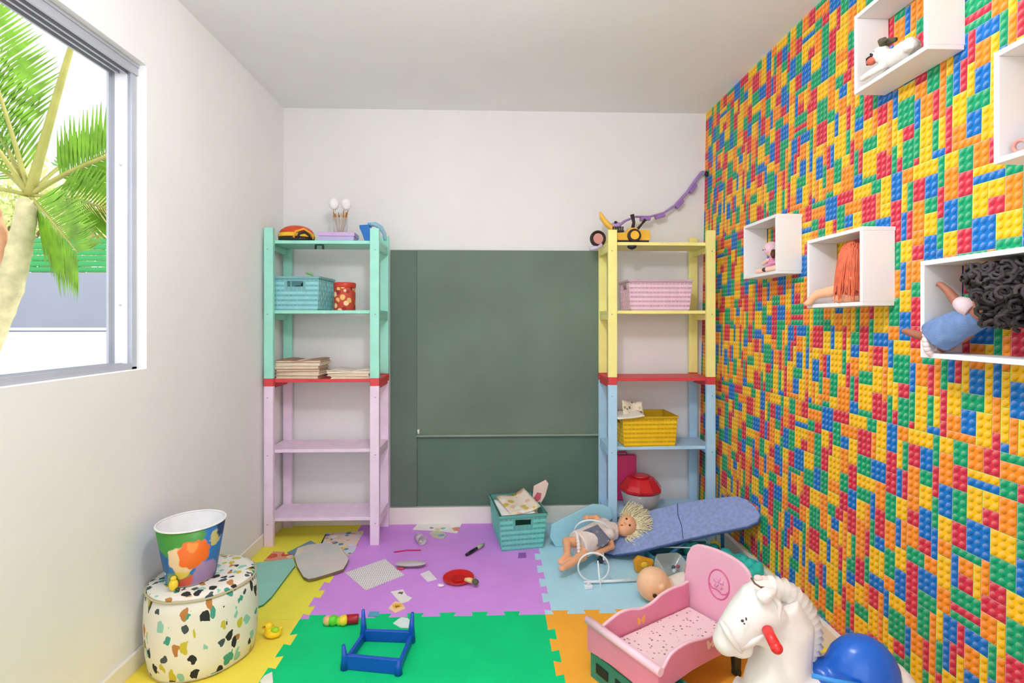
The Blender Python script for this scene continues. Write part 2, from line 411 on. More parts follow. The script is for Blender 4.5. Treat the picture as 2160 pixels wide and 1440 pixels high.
fr = [(0.05, .62, 1.1, .55, .46, .2, 1.25, .018), (-.1, 1.29, 1.6, .1, .32, .66, .9, .03), (-.2, -.75, .52, .3, .42, .12, 1.3, .012), (.1, .02, .8, .9, .34, .2, 1.2, .012), (3.1, 1.15, 1.2, .45, .52, .12, 1.3, .016), (2.9, .75, 1.2, .9, .5, .15, 1.2, .016), (-2.6, 1.1, 1.3, .6, .5, .2, .6, .016), (1.5, .9, 1.3, .6, .4, .25, .3, .014), (-2.6, .2, 1.0, 1.2, .4, .2, .8, .014), (3.4, 1.35, 1.3, .3, .5, .3, 1.1, .016), (.6, .8, .7, .4, .3, .3, 1.0, .012)]
for az, el, ln, cu, ll_, s0, tw_, r0_ in fr:
    mb = MB(); m2 = MB(); frond(mb, m2, cr, az, el, ln, cu, nl=34, ll=ll_, s0=s0, rnd=rnd, wdt=.011, tw=tw_, r0=r0_)
    o = mb.build('frond', stem, t); m2.build('leaflets', leafm, o)
# pale trees beyond the fence
def bush(name, label, c, r, n, colr, seed, group=None):
    rn = random.Random(seed); t = thing(name, label, 'tree', (c[0], c[1], .985), group=group)
    mb = MB(); mb.tube([(0, 0, 0), (.05, 0, c[2]*.6), (0, .05, c[2])], [.09, .06, .03], 8)
    for k in range(6):
        a = rn.random()*6.28; mb.tube([(0, 0, c[2]*.5), (math.cos(a)*r*.4, math.sin(a)*r*.3, c[2]*.8), (math.cos(a)*r*.7, math.sin(a)*r*.6, c[2]*1.05)], [.03, .02, .008], 5)
    mb.build('trunk', mat((150, 130, 105), .8, .15, 9), t)
    mb = MB()
    for k in range(n):
        th = rn.random()*2*PI; ph = math.acos(2*rn.random()-1); rr = r*rn.random()**.4
        p = Vector((rr*math.sin(ph)*math.cos(th), rr*.6*math.sin(ph)*math.sin(th), c[2]+rr*.8*math.cos(ph)))
        e = Euler((rn.random()*6, rn.random()*6, rn.random()*6)).to_matrix(); s_ = .05+.05*rn.random()
        i = [mb.addv(p+e@Vector(q)) for q in ((-s_, 0, 0), (0, -s_*.45, .01), (s_, 0, 0), (0, s_*.45, .01))]; mb.face(i)
    mb.build('foliage', colr, t)
bush('garden_tree', 'pale yellow leafy tree beyond the green louvre fence, nearest the window frame', (-6.6, 9.6, 1.9), 1.2, 2200, mat((225, 208, 150), .7, .2, 5), 1)
bush('garden_tree', 'pale green leafy tree beyond the fence, behind the palm crown', (-9.2, 10.2, 2.2), 1.6, 2600, mat((214, 222, 150), .7, .2, 5), 2)
bush('garden_shrub', 'low brown twiggy shrub just above the green fence', (-6.9, 8.5, 1.02), .38, 500, mat((160, 135, 90), .8, .2, 6), 3)

# ------------------------------------------------------------------ foam floor mats
TH = .012
def teeth(a, b, horizontal, const, depth=.028, pitch=.1333, phase=.03):
    """polyline from a to b along an axis, with dovetail teeth to the + side"""
    sgn = 1 if b > a else -1; lo, hi = min(a, b), max(a, b); pts = []
    x = lo+phase
    pts.append((lo, const))
    while x+pitch*.5 < hi-.01:
        wd = pitch*.5
        pts += [(x+.006, const), (x-.002, const+depth), (x+wd+.002, const+depth), (x+wd-.006, const)]
        x += pitch
    pts.append((hi, const))
    if sgn < 0: pts = pts[::-1]
    return [(p[0], p[1]) if horizontal else (p[1], p[0]) for p in pts]
MX0, MX1, MX2 = -.789, .212, 1.19
MYa, MYb, MYc = 1.15, 2.15, BY-.016
GL = LX+.013; GR = RX(0)-.021
def hline(x0, x1, y): return teeth(x0, x1, True, y)
def vline(y0, y1, x): return teeth(y0, y1, False, x)
def fmat(poly, col, label):
    mb = MB(); g = .0006
    mb.prism(poly, (0, 0, 0), (1, 0, 0), (0, 1, 0), (0, 0, 1), TH)
    m = mat(col, .75, .05, 6, bump=.35, bscale=420, spec=.25)
    c = Vector((sum(p[0] for p in poly)/len(poly), sum(p[1] for p in poly)/len(poly), 0))
    o = mb.build('foam_floor_mat', m, loc=c); o['label'] = label; o['category'] = 'floor mat'; o['group'] = 'interlocking foam mats on the floor'
    return o
fmat(vline(MYb, MYc, MX0)[::-1]+hline(MX0, MX1, MYb)[1:-1]+vline(MYb, MYc, MX1), (218, 152, 240), 'purple foam puzzle mat in front of the chalkboard')
fmat(vline(MYa, MYb, MX0)[::-1]+vline(MYa, MYb, MX1)+hline(MX1, MX0, MYb)[1:-1], (2, 208, 128), 'green foam puzzle mat under the blue toy frame')
fmat(vline(MYb, MYc, MX1)[::-1]+hline(MX1, MX2, MYb)[1:-1]+[(MX2, MYb), (MX2, MYc)], (184, 232, 250), 'light blue foam puzzle mat under the ironing board')
fmat(vline(MYa, MYb, MX1)[::-1]+[(MX2, MYa), (MX2, MYb)]+hline(MX2, MX1, MYb)[1:-1], (255, 178, 58), 'orange foam puzzle mat under the pink doll bed')
fmat([(GL, MYb+.001)]+vline(MYb+.001, MYc, MX0)+[(GL, MYc)], (246, 240, 84), 'lime yellow foam puzzle mat under the left shelf')
fmat([(GL, MYa)]+vline(MYa, MYb, MX0)+[(GL, MYb)], (255, 232, 84), 'yellow foam puzzle mat under the round patterned fabric bin')
fmat([(MX2+.001, MYa), (GR, MYa), (GR, MYc), (MX2+.001, MYc)], (255, 222, 80), 'narrow yellow foam strip along the brick print wall')

# ------------------------------------------------------------------ chalkboard on the back wall
t = thing('chalkboard', 'large dark green chalkboard fixed to the back wall between the two shelves', 'chalkboard', (0, BY, 0))
def cb_mat(name, rgb):
    m = mat(rgb, .8, .10, 2.2, spec=.15); return m
cbm = mat((112, 130, 116), .8, .12, 2.0, spec=.15); cbl = mat((98, 122, 108), .8, .12, 2.2, spec=.15); cbs = mat((104, 122, 110), .8, .1, 2.2, spec=.15)
x0, x1, xm = -.618, .64, -.458
mb = MB(); mb.bb(xm, x1, -.022, 0, .549, 1.65); mb.build('writing_panel', cbm, t)
mb = MB(); mb.bb(x0, xm-.002, -.016, 0, .118, 1.65); mb.build('side_panel', cbs, t)
mb = MB(); mb.bb(xm, x1, -.012, 0, .118, .536); mb.build('lower_panel', cbl, t)
mb = MB(); mb.bb(xm-.003, x1, -.034, -.0, .537, .548); mb.build('chalk_ledge', mat((140, 158, 142), .8, .1, 8), t)
o = MB().cyl((xm+.008, BY-.027, .553), (xm+.008, BY-.027, .58), .006).build('chalk', mat((235, 238, 230), .9))
o = tag(o, 'white chalk stub standing on the left end of the chalkboard ledge', 'chalk')

# ------------------------------------------------------------------ the two slatted shelves
def shelf_unit(name, label, x0, x1, ca, cb, cr_):
    y0, y1 = 2.845, 3.125; H = 1.728; pw = .049; pd = .024
    t = thing(name, label, 'shelf', ((x0+x1)/2, (y0+y1)/2, .012)); hx = (x1-x0)/2; hy = (y1-y0)/2; H -= .012
    A = mat(ca, .45, .05, 14, bump=.12); B = mat(cb, .45, .05, 14, bump=.12); Rd = mat(cr_, .45, .06, 14, bump=.12)
    zr = .862
    for sx in (-1, 1):
        for sy in (-1, 1):
            mb = MB(); xa = sx*hx; xb = sx*(hx-pw); ya = sy*hy; yb = sy*(hy-pd)
            mb.mi = 1; mb.bb(xa, xb, ya, yb, 0, zr); mb.mi = 2; mb.bb(xa, xb, ya, yb, zr, zr+.042); mb.mi = 0; mb.bb(xa, xb, ya, yb, zr+.042, H)
            o = mb.build('post', [A, B, Rd], t, bevel=.002)
    tops = [1.652, 1.272, .898, .517, .145]
    for i, z in enumerate(tops):
        m = A if i < 2 else (Rd if i == 2 else B)
        mb = MB()
        for k in range(5):
            w_ = .047; yy = -hy+pd+.002+k*(2*hy-2*pd-.004-w_)/4
            mb.bb(-hx+.004, hx-.004, yy, yy+w_, z-.018, z)
        o = mb.build('shelf_board', m, t, bevel=.0015)
        for sx in (-1, 1):
            mb = MB(); mb.bb(sx*(hx-.004), sx*(hx-.026), -hy+pd+.002, hy-pd-.002, z-.052, z-.0185); mb.build('side_rail', m, t, bevel=.0015)
    for sx in (-1, 1):
        for z in (1.6, 1.25, .49, .12, .80):
            mb = MB(); mb.cyl((sx*(hx-.02), -hy-.0015, z), (sx*(hx-.02), -hy+.001, z), .0035, n=8); mb.build('screw', mat((150, 160, 155), .4), t)
    return t
SXL = (-1.236, -.622); SXR = (.628, 1.226)
shelf_unit('slatted_shelf', 'tall narrow slatted shelf, mint green above and lilac below, in the left corner', SXL[0], SXL[1], (166, 236, 218), (246, 224, 246), (224, 76, 82))
shelf_unit('slatted_shelf', 'tall narrow slatted shelf, yellow above and light blue below, in the right corner', SXR[0], SXR[1], (255, 244, 154), (182, 222, 250), (218, 66, 74))
ST = [1.664, 1.284, .910, .529, .157]
# hanging clip under the top board of the left shelf
t = thing('hook_clip', 'small black double clip hanging under the mint top shelf', 'clip', (-.957, 2.895, ST[0]-.0185))
mb = MB(); mb.bb(-.022, .022, -.006, .006, -.006, 0); mb.build('clip_bar', mat((60, 90, 85), .5), t)
for s_ in (-1, 1): mb = MB(); mb.bb(s_*.02-.004, s_*.02+.004, -.006, .006, -.026, -.006); mb.build('prong', mat((30, 40, 40), .5), t)

# ------------------------------------------------------------------ baskets
def basket(name, label, loc, rz, w, d, h, rgb, holes=('front',), taper=.92, wall=.004, nx=11, nz=6, inner=None):
    t = thing(name, label, 'basket', loc, rz); m = mat(tuple(int(c*.84) for c in rgb), .45, .05, 30); mw = mat(rgb, .45, .05, 30)  # body colour darkened to stand in for shade inside the weave gaps
    mi = mat(tuple(int(c*.93) for c in rgb), .5, .05, 30)
    def P_(a, z, side, off=0.):
        k = taper+(1-taper)*z/h
        if side == 'front': return Vector((a*w/2*k, -(d/2*k)-off, z))
        if side == 'back': return Vector((-a*w/2*k, (d/2*k)+off, z))
        if side == 'right': return Vector(((w/2*k)+off, a*d/2*k, z))
        return Vector((-(w/2*k)-off, -a*d/2*k, z))
    def slab(mb, a0, a1, z0, z1, side, o0, o1):
        ps = [P_(a0, z0, side, o1), P_(a1, z0, side, o1), P_(a1, z1, side, o1), P_(a0, z1, side, o1)]
        qs = [P_(a0, z0, side, o0), P_(a1, z0, side, o0), P_(a1, z1, side, o0), P_(a0, z1, side, o0)]
        i = [mb.addv(p) for p in ps+qs]
        for q in ((0, 1, 2, 3), (7, 6, 5, 4), (0, 4, 5, 1), (1, 5, 6, 2), (2, 6, 7, 3), (3, 7, 4, 0)): mb.face([i[k] for k in q])
    body = MB(); weave = MB()
    for side in ('front', 'right', 'back', 'left'):
        hz0, hz1, ha = h*.70, h*.86, .34
        hole = side in holes
        if hole:
            slab(body, -1, 1, 0, hz0, side, -wall, 0); slab(body, -1, -ha, hz0, hz1, side, -wall, 0); slab(body, ha, 1, hz0, hz1, side, -wall, 0); slab(body, -1, 1, hz1, h, side, -wall, 0)
        else: slab(body, -1, 1, 0, h, side, -wall, 0)
        n_ = nx if side in ('front', 'back') else max(5, int(nx*d/w))
        top = h*.9
        for r_ in range(nz):
            z0 = h*.04+r_*(top-h*.04)/nz; z1 = z0+(top-h*.04)/nz*.55
            for c in range(n_):
                a0 = -1+2*c/n_; a1 = a0+2/n_*.98
                if hole and z1 > hz0-.002 and z0 < hz1 and a1 > -ha-.02 and a0 < ha+.02: continue
                slab(weave, a0, a1, z0, z1, side, 0, .0025 if (r_+c) % 2 == 0 else .0008)
        for c in range(n_+1):
            a0 = -1+2*c/n_
            if hole and abs(a0) < ha+.03: slab(weave, max(-1, a0-.1/n_), min(1, a0+.1/n_), h*.04, hz0-.001, side, 0, .0022)
            else: slab(weave, max(-1, a0-.1/n_), min(1, a0+.1/n_), h*.04, top, side, 0, .0022)
        slab(body, -1.02, 1.02, h*.93, h, side, -wall-.002, .006)
    k = taper
    body.bb(-w/2*k, w/2*k, -d/2*k, d/2*k, 0, .004)
    body.build('body', m, t); weave.build('woven_strips', mw, t)
    return t
def P2(px, py, Y): return oy(px, py, Y)
basket('storage_basket', 'light teal woven plastic basket on the second tier of the mint shelf', (-1.075, 2.99, ST[1]), math.radians(-3), .262, .235, .185, (150, 218, 224))
basket('storage_basket', 'pale pink woven plastic basket on the yellow shelf tier', (.925, 2.975, ST[1]), math.radians(0), .355, .22, .172, (246, 208, 224), holes=('left',), nx=16)
basket('storage_basket', 'bright yellow woven plastic basket on the blue tier of the right shelf', (.862, 2.975, ST[3]), math.radians(2), .31, .225, .168, (252, 205, 28), holes=('left', 'right'), nx=13)
tb = basket('storage_basket', 'mint green woven basket full of papers on the floor below the chalkboard', (.128, 2.912, TH), math.radians(9), .255, .345, .195, (126, 216, 200), holes=('back', 'front'), taper=.86)

# ------------------------------------------------------------------ left shelf contents
# leafy toy and black thing in the teal basket
t = thing('toy_leaf', 'bright green leaf shaped toy sticking out of the teal basket', 'toy', (-1.04, 2.98, ST[1]+.01))
mb = MB(); mb.tube([(0, 0, 0), (.005, 0, .15), (.0, 0, .185)], [.004, .004, .003], 6); mb.build('stalk', mat((60, 120, 60), .5), t)
mb = MB(); mb.tube([(-.025, 0, .205), (-.01, 0, .2), (.012, 0, .195), (.035, 0, .172)], [.002, .012, .013, .003], 8, flat=.5); mb.build('leaf', mat((130, 215, 120), .5), t)
t = thing('toy_figure', 'dark rounded toy lying inside the teal basket behind its handle hole', 'toy', (-1.09, 2.945, ST[1]+.004))
mb = MB(); mb.ell((0, 0, .07), (.06, .05, .066)); mb.ell((.05, -.02, .13), (.03, .03, .028)); mb.ell((.075, -.02, .15), (.008, .008, .02)); mb.build('body', mat((40, 60, 66), .5), t, remesh=.005)
mb = MB(); mb.ell((.06, -.048, .135), (.005, .004, .005)); mb.build('eye', mat((220, 220, 220), .4), t)
# tin with printed red pattern
t = thing('cookie_tin', 'red and gold printed round tin beside the teal basket', 'tin', (-.835, 2.95, ST[1]))
mb = MB(); mb.lathe([(.056, 0), (.058, .004), (.058, .135), (.055, .14)]); mb.build('body', blobs('tin_print', (196, 70, 52), [(240, 190, 110), (150, 40, 40), (250, 220, 170), (190, 60, 50)], 34, .5), t)
mb = MB(); mb.lathe([(.06, .128), (.061, .13), (.061, .15), (.058, .155)]); mb.build('lid', mat((206, 62, 46), .35), t)
# stacks of printed fabric books / folders
rn = random.Random(8)
cols = [(206, 168, 140), (228, 205, 178), (188, 140, 118), (222, 190, 160), (236, 222, 200), (176, 128, 104), (214, 180, 150)]
def stack(x, y, z, w, d, ths, lab, grp, seed, cols):
    rn = random.Random(seed); zz = z
    words = ['lowest', 'second', 'third', 'fourth', 'fifth', 'sixth', 'topmost']
    for i, th in enumerate(ths):
        wi = w*(.9+.12*rn.random()); di = d*(.92+.08*rn.random()); rz = rn.uniform(-.07, .07); ox_ = rn.uniform(-.012, .012)
        c = cols[i % len(cols)]
        wd = 'topmost' if i == len(ths)-1 else ('lowest' if i == 0 else words[i]+' from the bottom')
        t = thing('folded_booklet', lab % wd, 'booklet', (x+ox_, y, zz), rz, group=grp)
        mb = MB()
        amp = .004 if i == len(ths)-1 else .0
        mb.sheet(lambda a, b: Vector(((a-.5)*wi, (b-.5)*di, .0002)), 10, 4, th*.22)
        mb.sheet(lambda a, b: Vector(((a-.5)*wi, (b-.5)*di, th*.76+amp*math.sin(a*9))), 14, 4, th*.22)
        mb.build('cover', mat(c, .7, .12, 25), t)
        mb = MB(); mb.bb(-wi/2+.004, wi/2-.004, -di/2+.004, di/2-.003, th*.225, th*.755); mb.build('pages', mat((238, 224, 204), .8, .06, 60), t)
        zz += th+.0006
    return zz
stack(-1.075, 2.975, ST[2], .25, .2, [.018, .02, .014, .018, .016, .013], 'tan booklet, %s of the tall left pile on the red tier', 'tan booklets piled on the red tier of the left shelf', 3, cols)
stack(-.79, 2.975, ST[2], .235, .2, [.014, .016, .013], 'cream booklet, %s of the low right pile on the red tier', 'cream booklets piled beside the tall pile', 5, [(238, 214, 190), (226, 200, 176), (244, 226, 214)])

# top of left shelf: rounded orange toy helmet, lilac box, jar with brushes, blue toy
z0 = ST[0]
t = thing('toy_turtle_shell', 'domed orange and yellow toy with black base on top of the mint shelf', 'toy', (-1.093, 2.93, z0), .15)
prof = [(.098, .018), (.1, .03), (.095, .045), (.082, .062), (.06, .077), (.03, .086), (.003, .089)]
def dome(mb, r, zs, z1, squash=.62):
    mb.lathe([(rr*r, zz) for rr, zz in zs], n=32)
mb = MB(); mb.T = Matrix.Diagonal((1, .7, 1, 1)); mb.lathe([(.088, 0), (.095, .006), (.095, .02), (.09, .022)]); mb.build('base', mat((38, 36, 34), .4), t)
mb = MB(); mb.T = Matrix.Diagonal((1, .7, 1, 1)); mb.lathe([(.097, .0225), (.098, .03), (.094, .042), (.09, .046)]); mb.build('rim', mat((246, 190, 50), .35), t)
mb = MB(); mb.T = Matrix.Diagonal((1, .7, 1, 1)); mb.lathe([(.091, .0465), (.083, .062), (.062, .078), (.035, .087), (.003, .09)]); mb.build('dome', mat((226, 84, 36), .35, .2, 12), t)
mb = MB(); mb.tube([(.0, -.075, .012), (.01, -.078, .045), (.05, -.066, .062), (.088, -.036, .04), (.092, -.03, .012)], .006, 8); mb.mi = 1; mb.tube([(.02, -.073, .012), (.028, -.072, .036), (.055, -.06, .046), (.075, -.045, .03), (.08, -.04, .012)], .007, 8)
mb.build('window_frame', [mat((240, 170, 60), .4), mat((40, 42, 44), .3)], t)
t = thing('storage_box', 'small lilac box with a lid on top of the mint shelf', 'box', (-.868, 2.95, z0), .04)
mb = MB(); mb.bb(-.095, .095, -.055, .055, 0, .028); mb.build('body', mat((190, 180, 222), .5), t, bevel=.002)
mb = MB(); mb.bb(-.099, .099, -.058, .058, .0285, .05); mb.build('lid', mat((206, 176, 220), .5), t, bevel=.002)
t = thing('brush_jar', 'clear glass jar of wooden brushes standing on the lilac box', 'jar', (-.86, 2.95, z0+.0505))
glass = mat((250, 250, 250), .03, 0, trans=1.0)
gl_thin = mat((240, 242, 242), .08, .0, alpha=.28, spec=.6)
mb = MB(); mb.lathe([(.036, 0), (.04, .004), (.04, .085), (.038, .085), (.038, .006), (.001, .005)], n=28); mb.build('glass', gl_thin, t)
rn = random.Random(2)
for k in range(14):
    a = k*2*PI/14+.2; r0 = .014; r1 = .022+.022*rn.random()
    hgt = .10+.035*rn.random()
    if k in (2, 5): r1 = .06
    c = [(176, 110, 60), (214, 160, 90), (150, 88, 50), (206, 176, 90)][k % 4]
    p0 = Vector((r0*math.cos(a), r0*math.sin(a), .008)); p1 = Vector((r1*math.cos(a), r1*math.sin(a)*.6, hgt))
    mb = MB(); mb.tube([p0, p0.lerp(p1, .7), p1], [.0028, .0032, .002], 7); mb.build('brush', mat(c, .5), t)
for sx in (-1, 1):
    mb = MB(); mb.ell((sx*.034, 0, .165), (.028, .02, .034)); mb.mi = 1; mb.tube([(sx*.008, 0, .01), (sx*.02, 0, .09), (sx*.03, 0, .135)], .0015, 6)
    mb.build('fluffy_tip', [mat((240, 238, 240), .9, .03, 20), mat((220, 210, 190), .6)], t)
t = thing('toy_plane', 'blue plastic toy with a curved pale grey handle on the mint shelf', 'toy', (-.69, 2.93, z0), -.1)
mb = MB(); mb.prism([(-.052, .092), (.0, .094), (.012, .05), (.012, .0), (-.02, .0), (-.036, .045), (-.05, .075)], (0, .03, 0), (1, 0, 0), (0, 0, 1), (0, -1, 0), .06); mb.build('body', mat((36, 116, 196), .35), t, bevel=.004)
mb = MB(); mb.tube([(-.01, 0, .098), (.03, 0, .1), (.062, 0, .08), (.082, 0, .045), (.085, 0, .01)], [.012, .013, .013, .011, .008], 12); mb.build('handle', mat((150, 190, 210), .35), t)
mb = MB(); mb.ell((.0, -.001, .098), (.012, .02, .01)); mb.build('knob', mat((90, 190, 220), .4), t)

# ------------------------------------------------------------------ right shelf contents
t = thing('toy_loader', 'yellow toy loader truck with black wheel on the yellow top shelf', 'toy truck', (.78, 2.93, z0))
yel = mat((246, 190, 60), .4); blk = mat((44, 36, 30), .5)
mb = MB(); mb.prism([(-.09, .014), (.095, .014), (.095, .07), (.03, .072), (.02, .085), (-.02, .085), (-.04, .06), (-.09, .055)], (0, .035, 0), (1, 0, 0), (0, 0, 1), (0, -1, 0), .07); mb.build('body', yel, t, bevel=.003)
for sy in (-1, 1):
    mb = MB(); mb.tube([(.0+.001, sy*.037, .038), (.001, sy*.06, .038)], .037, 24); o = mb.build('wheel', blk, t, bevel=.004)
    mb = MB(); mb.cyl((.001, sy*.06, .038), (.001, sy*.0645, .038), .024, n=20); mb.build('hub', yel, o)
mb = MB(); mb.bb(-.085, .09, -.03, .03, 0.0, .0138); mb.build('track_base', blk, t)
mb = MB(); mb.tube([(.005, 0, .084), (.012, 0, .12), (.002, 0, .165)], [.01, .009, .012], 10); mb.build('lever', blk, t)
mb = MB(); mb.tube([(.03, -.01, .08), (.055, -.01, .11), (.075, -.01, .135)], [.008, .006, .009], 10); mb.build('crank', blk, t)
t = thing('toy_digger_arm', 'yellow plastic digger scoop pointing up at the left end of the yellow shelf', 'toy', (.655, 2.96, z0))
mb = MB(); mb.tube([(.04, 0, .0), (.042, 0, .04), (.03, 0, .085), (-.01, 0, .115), (-.04, 0, .155), (-.05, 0, .185)], [.022, .024, .026, .024, .02, .006], 12, flat=.7); mb.build('arm', mat((244, 190, 72), .4), t)
mb = MB(); mb.ell((.038, -.024, .05), (.01, .006, .01)); mb.build('bolt', blk, t)
t = thing('pull_along_toy', 'pink and black toy wheel leaning at the left end of the yellow shelf', 'toy', (.585, 2.98, z0-.01))
mb = MB(); mb.T = Matrix.Translation((.012, 0, .045)) @ Euler((PI/2, 0, .2)).to_matrix().to_4x4(); mb.lathe([(.045, -.012), (.047, -.006), (.047, .006), (.045, .012), (.034, .012), (.033, -.012)], close=True); mb.build('tyre', blk, t)
mb = MB(); mb.T = Matrix.Translation((.012, 0, .045)) @ Euler((PI/2, 0, .2)).to_matrix().to_4x4(); mb.lathe([(.034, -.008), (.03, .008)]); mb.build('hub', mat((222, 156, 150), .5), t)
mb = MB(); mb.tube([(.036, 0, .01), (.0, 0, -.006), (-.035, 0, -.015)], [.012, .014, .01], 10); mb.build('fender', mat((212, 200, 228), .5), t)
t = thing('toy_hook', 'small black round toy hook hanging below the yellow top board', 'toy', (.768, 2.88, z0-.0188))
mb = MB(); mb.lathe([(.018, 0), (.027, -.003), (.022, -.014), (.008, -.02)]); mb.build('disc', mat((44, 40, 60), .4), t)
mb = MB(); mb.cyl((0, 0, -.019), (0, 0, -.023), .006); mb.build('stud', mat((120, 120, 125), .4), t)
# purple flexible track running up to the right wall
t = thing('toy_track', 'long purple flexible toy track curving from the yellow shelf up to the wall', 'toy', (.72, 3.05, z0))
org = Vector(t.location)
pp = [(1300, 480, 2.97), (1318, 466, 3.0), (1340, 457, 3.03), (1370, 457, 3.06), (1400, 449, 3.09), (1425, 432, 3.11), (1450, 405, 3.12), (1470, 376, 3.12), (1480, 363, 3.12), (1490, 366, 3.1)]
tp = [oy(a, b, c)-org for a, b, c in pp]
dense = []
for i in range(len(tp)-1):
    for k in range(6): dense.append(tp[i].lerp(tp[i+1], k/6))
mb = MB(); mb.tube(dense, .017, 8, flat=.38, up=(0, 0, 1)); mb.build('strip', mat((166, 132, 196), .45), t, bevel=0)
for i in (22, 31, 38, 16):
    p = dense[i]; d_ = (dense[i+1]-dense[i-1]).normalized(); ang = math.atan2(d_.z, d_.x)
    mb = MB(); mb.box(p+Vector((d_.z*.012, -.004, -d_.x*.012)), (.06, .03, .026), (0, -ang, 0)); mb.build('track_clip', mat((156, 118, 186), .45), t, bevel=.003)
mb = MB(); mb.bb(-.03, .035, -.03, .03, -.012, .0);
mb.T = Matrix.Translation(tp[0]+Vector((-.005, -.02, .01))); mb.ell((0, 0, 0), (.03, .02, .02)); mb.T = None
mb.build('launcher', mat((178, 150, 206), .45), t)
mb = MB(); mb.T = Matrix.Translation(tp[0]+Vector((.0, -.035, -.012)))
for k in range(6): mb.bb(-.03+k*.011, -.023+k*.011, -.004, .004, -.012, .012)
mb.bb(-.032, .036, -.004, .004, -.022, -.01); mb.ell((-.012, .0, .035), .009)
mb.build('teeth', blk, t)
mb = MB(); mb.T = Matrix.Translation(tp[-1]); mb.ell((0, 0, -.002), (.01, .01, .018)); mb.build('hook', mat((40, 30, 50), .5), t)
# papers in yellow basket
def paper_sheet(name, label, cat, loc, rot, w, d, m, curl=.0, th=.0012, group=None):
    mb = MB(); mb.sheet(lambda a, b: Vector(((a-.5)*w, (b-.5)*d, curl*(math.sin(a*PI*2+1)*.5+.5)*(.5+b*.5))), 12, 8, th)
    o = mb.build(name, m); o.location = loc; o.rotation_euler = rot; return tag(o, label, cat, group)
pnews = blobs('printed_paper', (238, 228, 206), [(214, 200, 150), (120, 124, 118), (240, 214, 160), (180, 160, 120), (248, 246, 240)], 45, .4)
paper_sheet('folded_paper', 'crumpled printed paper standing out of the yellow basket', 'paper', (.78, 2.93, ST[3]+.19), (1.1, .1, .25), .13, .1, pnews, .02)
paper_sheet('folded_paper', 'pale booklet lying over the left rim of the yellow basket', 'paper', (.745, 2.9, ST[3]+.172), (.12, -.1, .1), .15, .14, mat((238, 236, 222), .7), .006, th=.005)
# bottom tier: clear tub with red lid, pink box
t = thing('snack_tub', 'clear plastic tub with a faceted red lid on the lowest blue tier', 'tub', (.838, 2.957, ST[4]))
red = mat((206, 26, 40), .2, .08, 20, spec=.7); clear = mat((226, 228, 232), .12, .02, alpha=.45, spec=.6)
mb = MB(); mb.lathe([(.085, 0), (.09, .004), (.112, .1), (.109, .1), (.087, .007), (.001, .006)], n=32); mb.build('body', clear, t)
mb = MB(); mb.lathe([(.108, .1005), (.118, .104), (.12, .12), (.104, .145), (.075, .178), (.05, .18)], n=10)
o = mb.build('lid', red, t, bevel=.004)
for p in o.data.polygons: p.use_smooth = False
mb = MB(); mb.lathe([(.04, .1805), (.05, .1805), (.052, .188), (.044, .19)], n=24); mb.build('knob', red, o)
rn = random.Random(9)
for k in range(7):
    mb = MB(); a = k*2*PI/7; mb.box((.05*math.cos(a), .05*math.sin(a), .03+.02*(k % 2)), (.03, .03, .03), (k, k*.5, 0)); o = mb.build('toy_block', mat([(230, 130, 120), (200, 200, 210), (214, 190, 180)][k % 3], .5), bevel=.002)
    o.location = Vector(t.location); tag(o, ['small salmon toy block inside the clear tub, nearest the camera','small pale grey toy block at the right side inside the clear tub','small tan toy block jumbled inside the clear tub behind the others','small salmon toy block at the back inside the clear tub','small grey toy block at the left side inside the clear tub','small tan toy block at the front left inside the clear tub','small salmon toy block in the middle of the clear tub'][k], 'block', 'toy blocks inside the clear tub')
t = thing('pink_case', 'hot pink plastic case standing behind the red lidded tub', 'box', (.765, 3.098, ST[4]))
mb = MB(); mb.bb(-.085, .085, -.018, .022, 0, .27); mb.build('shell', mat((232, 70, 130), .4), t, bevel=.008)
mb = MB(); mb.tube([(-.03, -.001, .27), (-.025, -.001, .285), (.025, -.001, .285), (.03, -.001, .27)], .005); mb.build('handle', mat((190, 40, 100), .4), t)

# papers and toy in the floor basket
zb = TH+.19
pm = blobs('magazine_print', (236, 222, 206), [(232, 190, 160), (214, 186, 90), (240, 240, 236), (200, 210, 170), (246, 206, 190)], 22, .42)
bb_ = oz(1100, 1083, zb)
paper_sheet('magazine', 'glossy magazine with pink and yellow cover on top in the mint floor basket', 'magazine', (.135, 2.88, zb+.012), (.12, -.18, .35), .17, .22, pm, .02, th=.004)
paper_sheet('folded_paper', 'white folded paper under the magazine in the mint floor basket', 'paper', (.11, 2.87, zb-.004), (.06, -.05, .2), .18, .22, mat((244, 244, 240), .7), .01, th=.003)
paper_sheet('folded_paper', 'yellowish green booklet at the front of the mint floor basket', 'paper', (.15, 2.86, zb-.022), (.05, .02, .1), .17, .21, mat((222, 230, 190), .7), .005, th=.006)
t = thing('paper_bag_tip', 'pale pink pointed paper sticking up out of the mint floor basket', 'paper', oy(1125, 1065, 2.93))
b_ = Vector(t.location)
pts = [oy(x, y, 2.93)-b_ for x, y in [(1122, 1062), (1126, 1025), (1151, 1012), (1157, 1020), (1150, 1045), (1138, 1066), (1130, 1085), (1115, 1085)]]
mb = MB(); mb.prism3(pts, (0, .006, 0)); mb.build('sheet', mat((236, 208, 200), .7), t)
pts = [oy(x, y, 2.929)-b_ for x, y in [(1126, 1050), (1133, 1038), (1142, 1040), (1140, 1052), (1132, 1058)]]
mb = MB(); mb.prism3(pts, (0, -.001, 0)); mb.build('printed_mark', mat((206, 96, 120), .7), t)

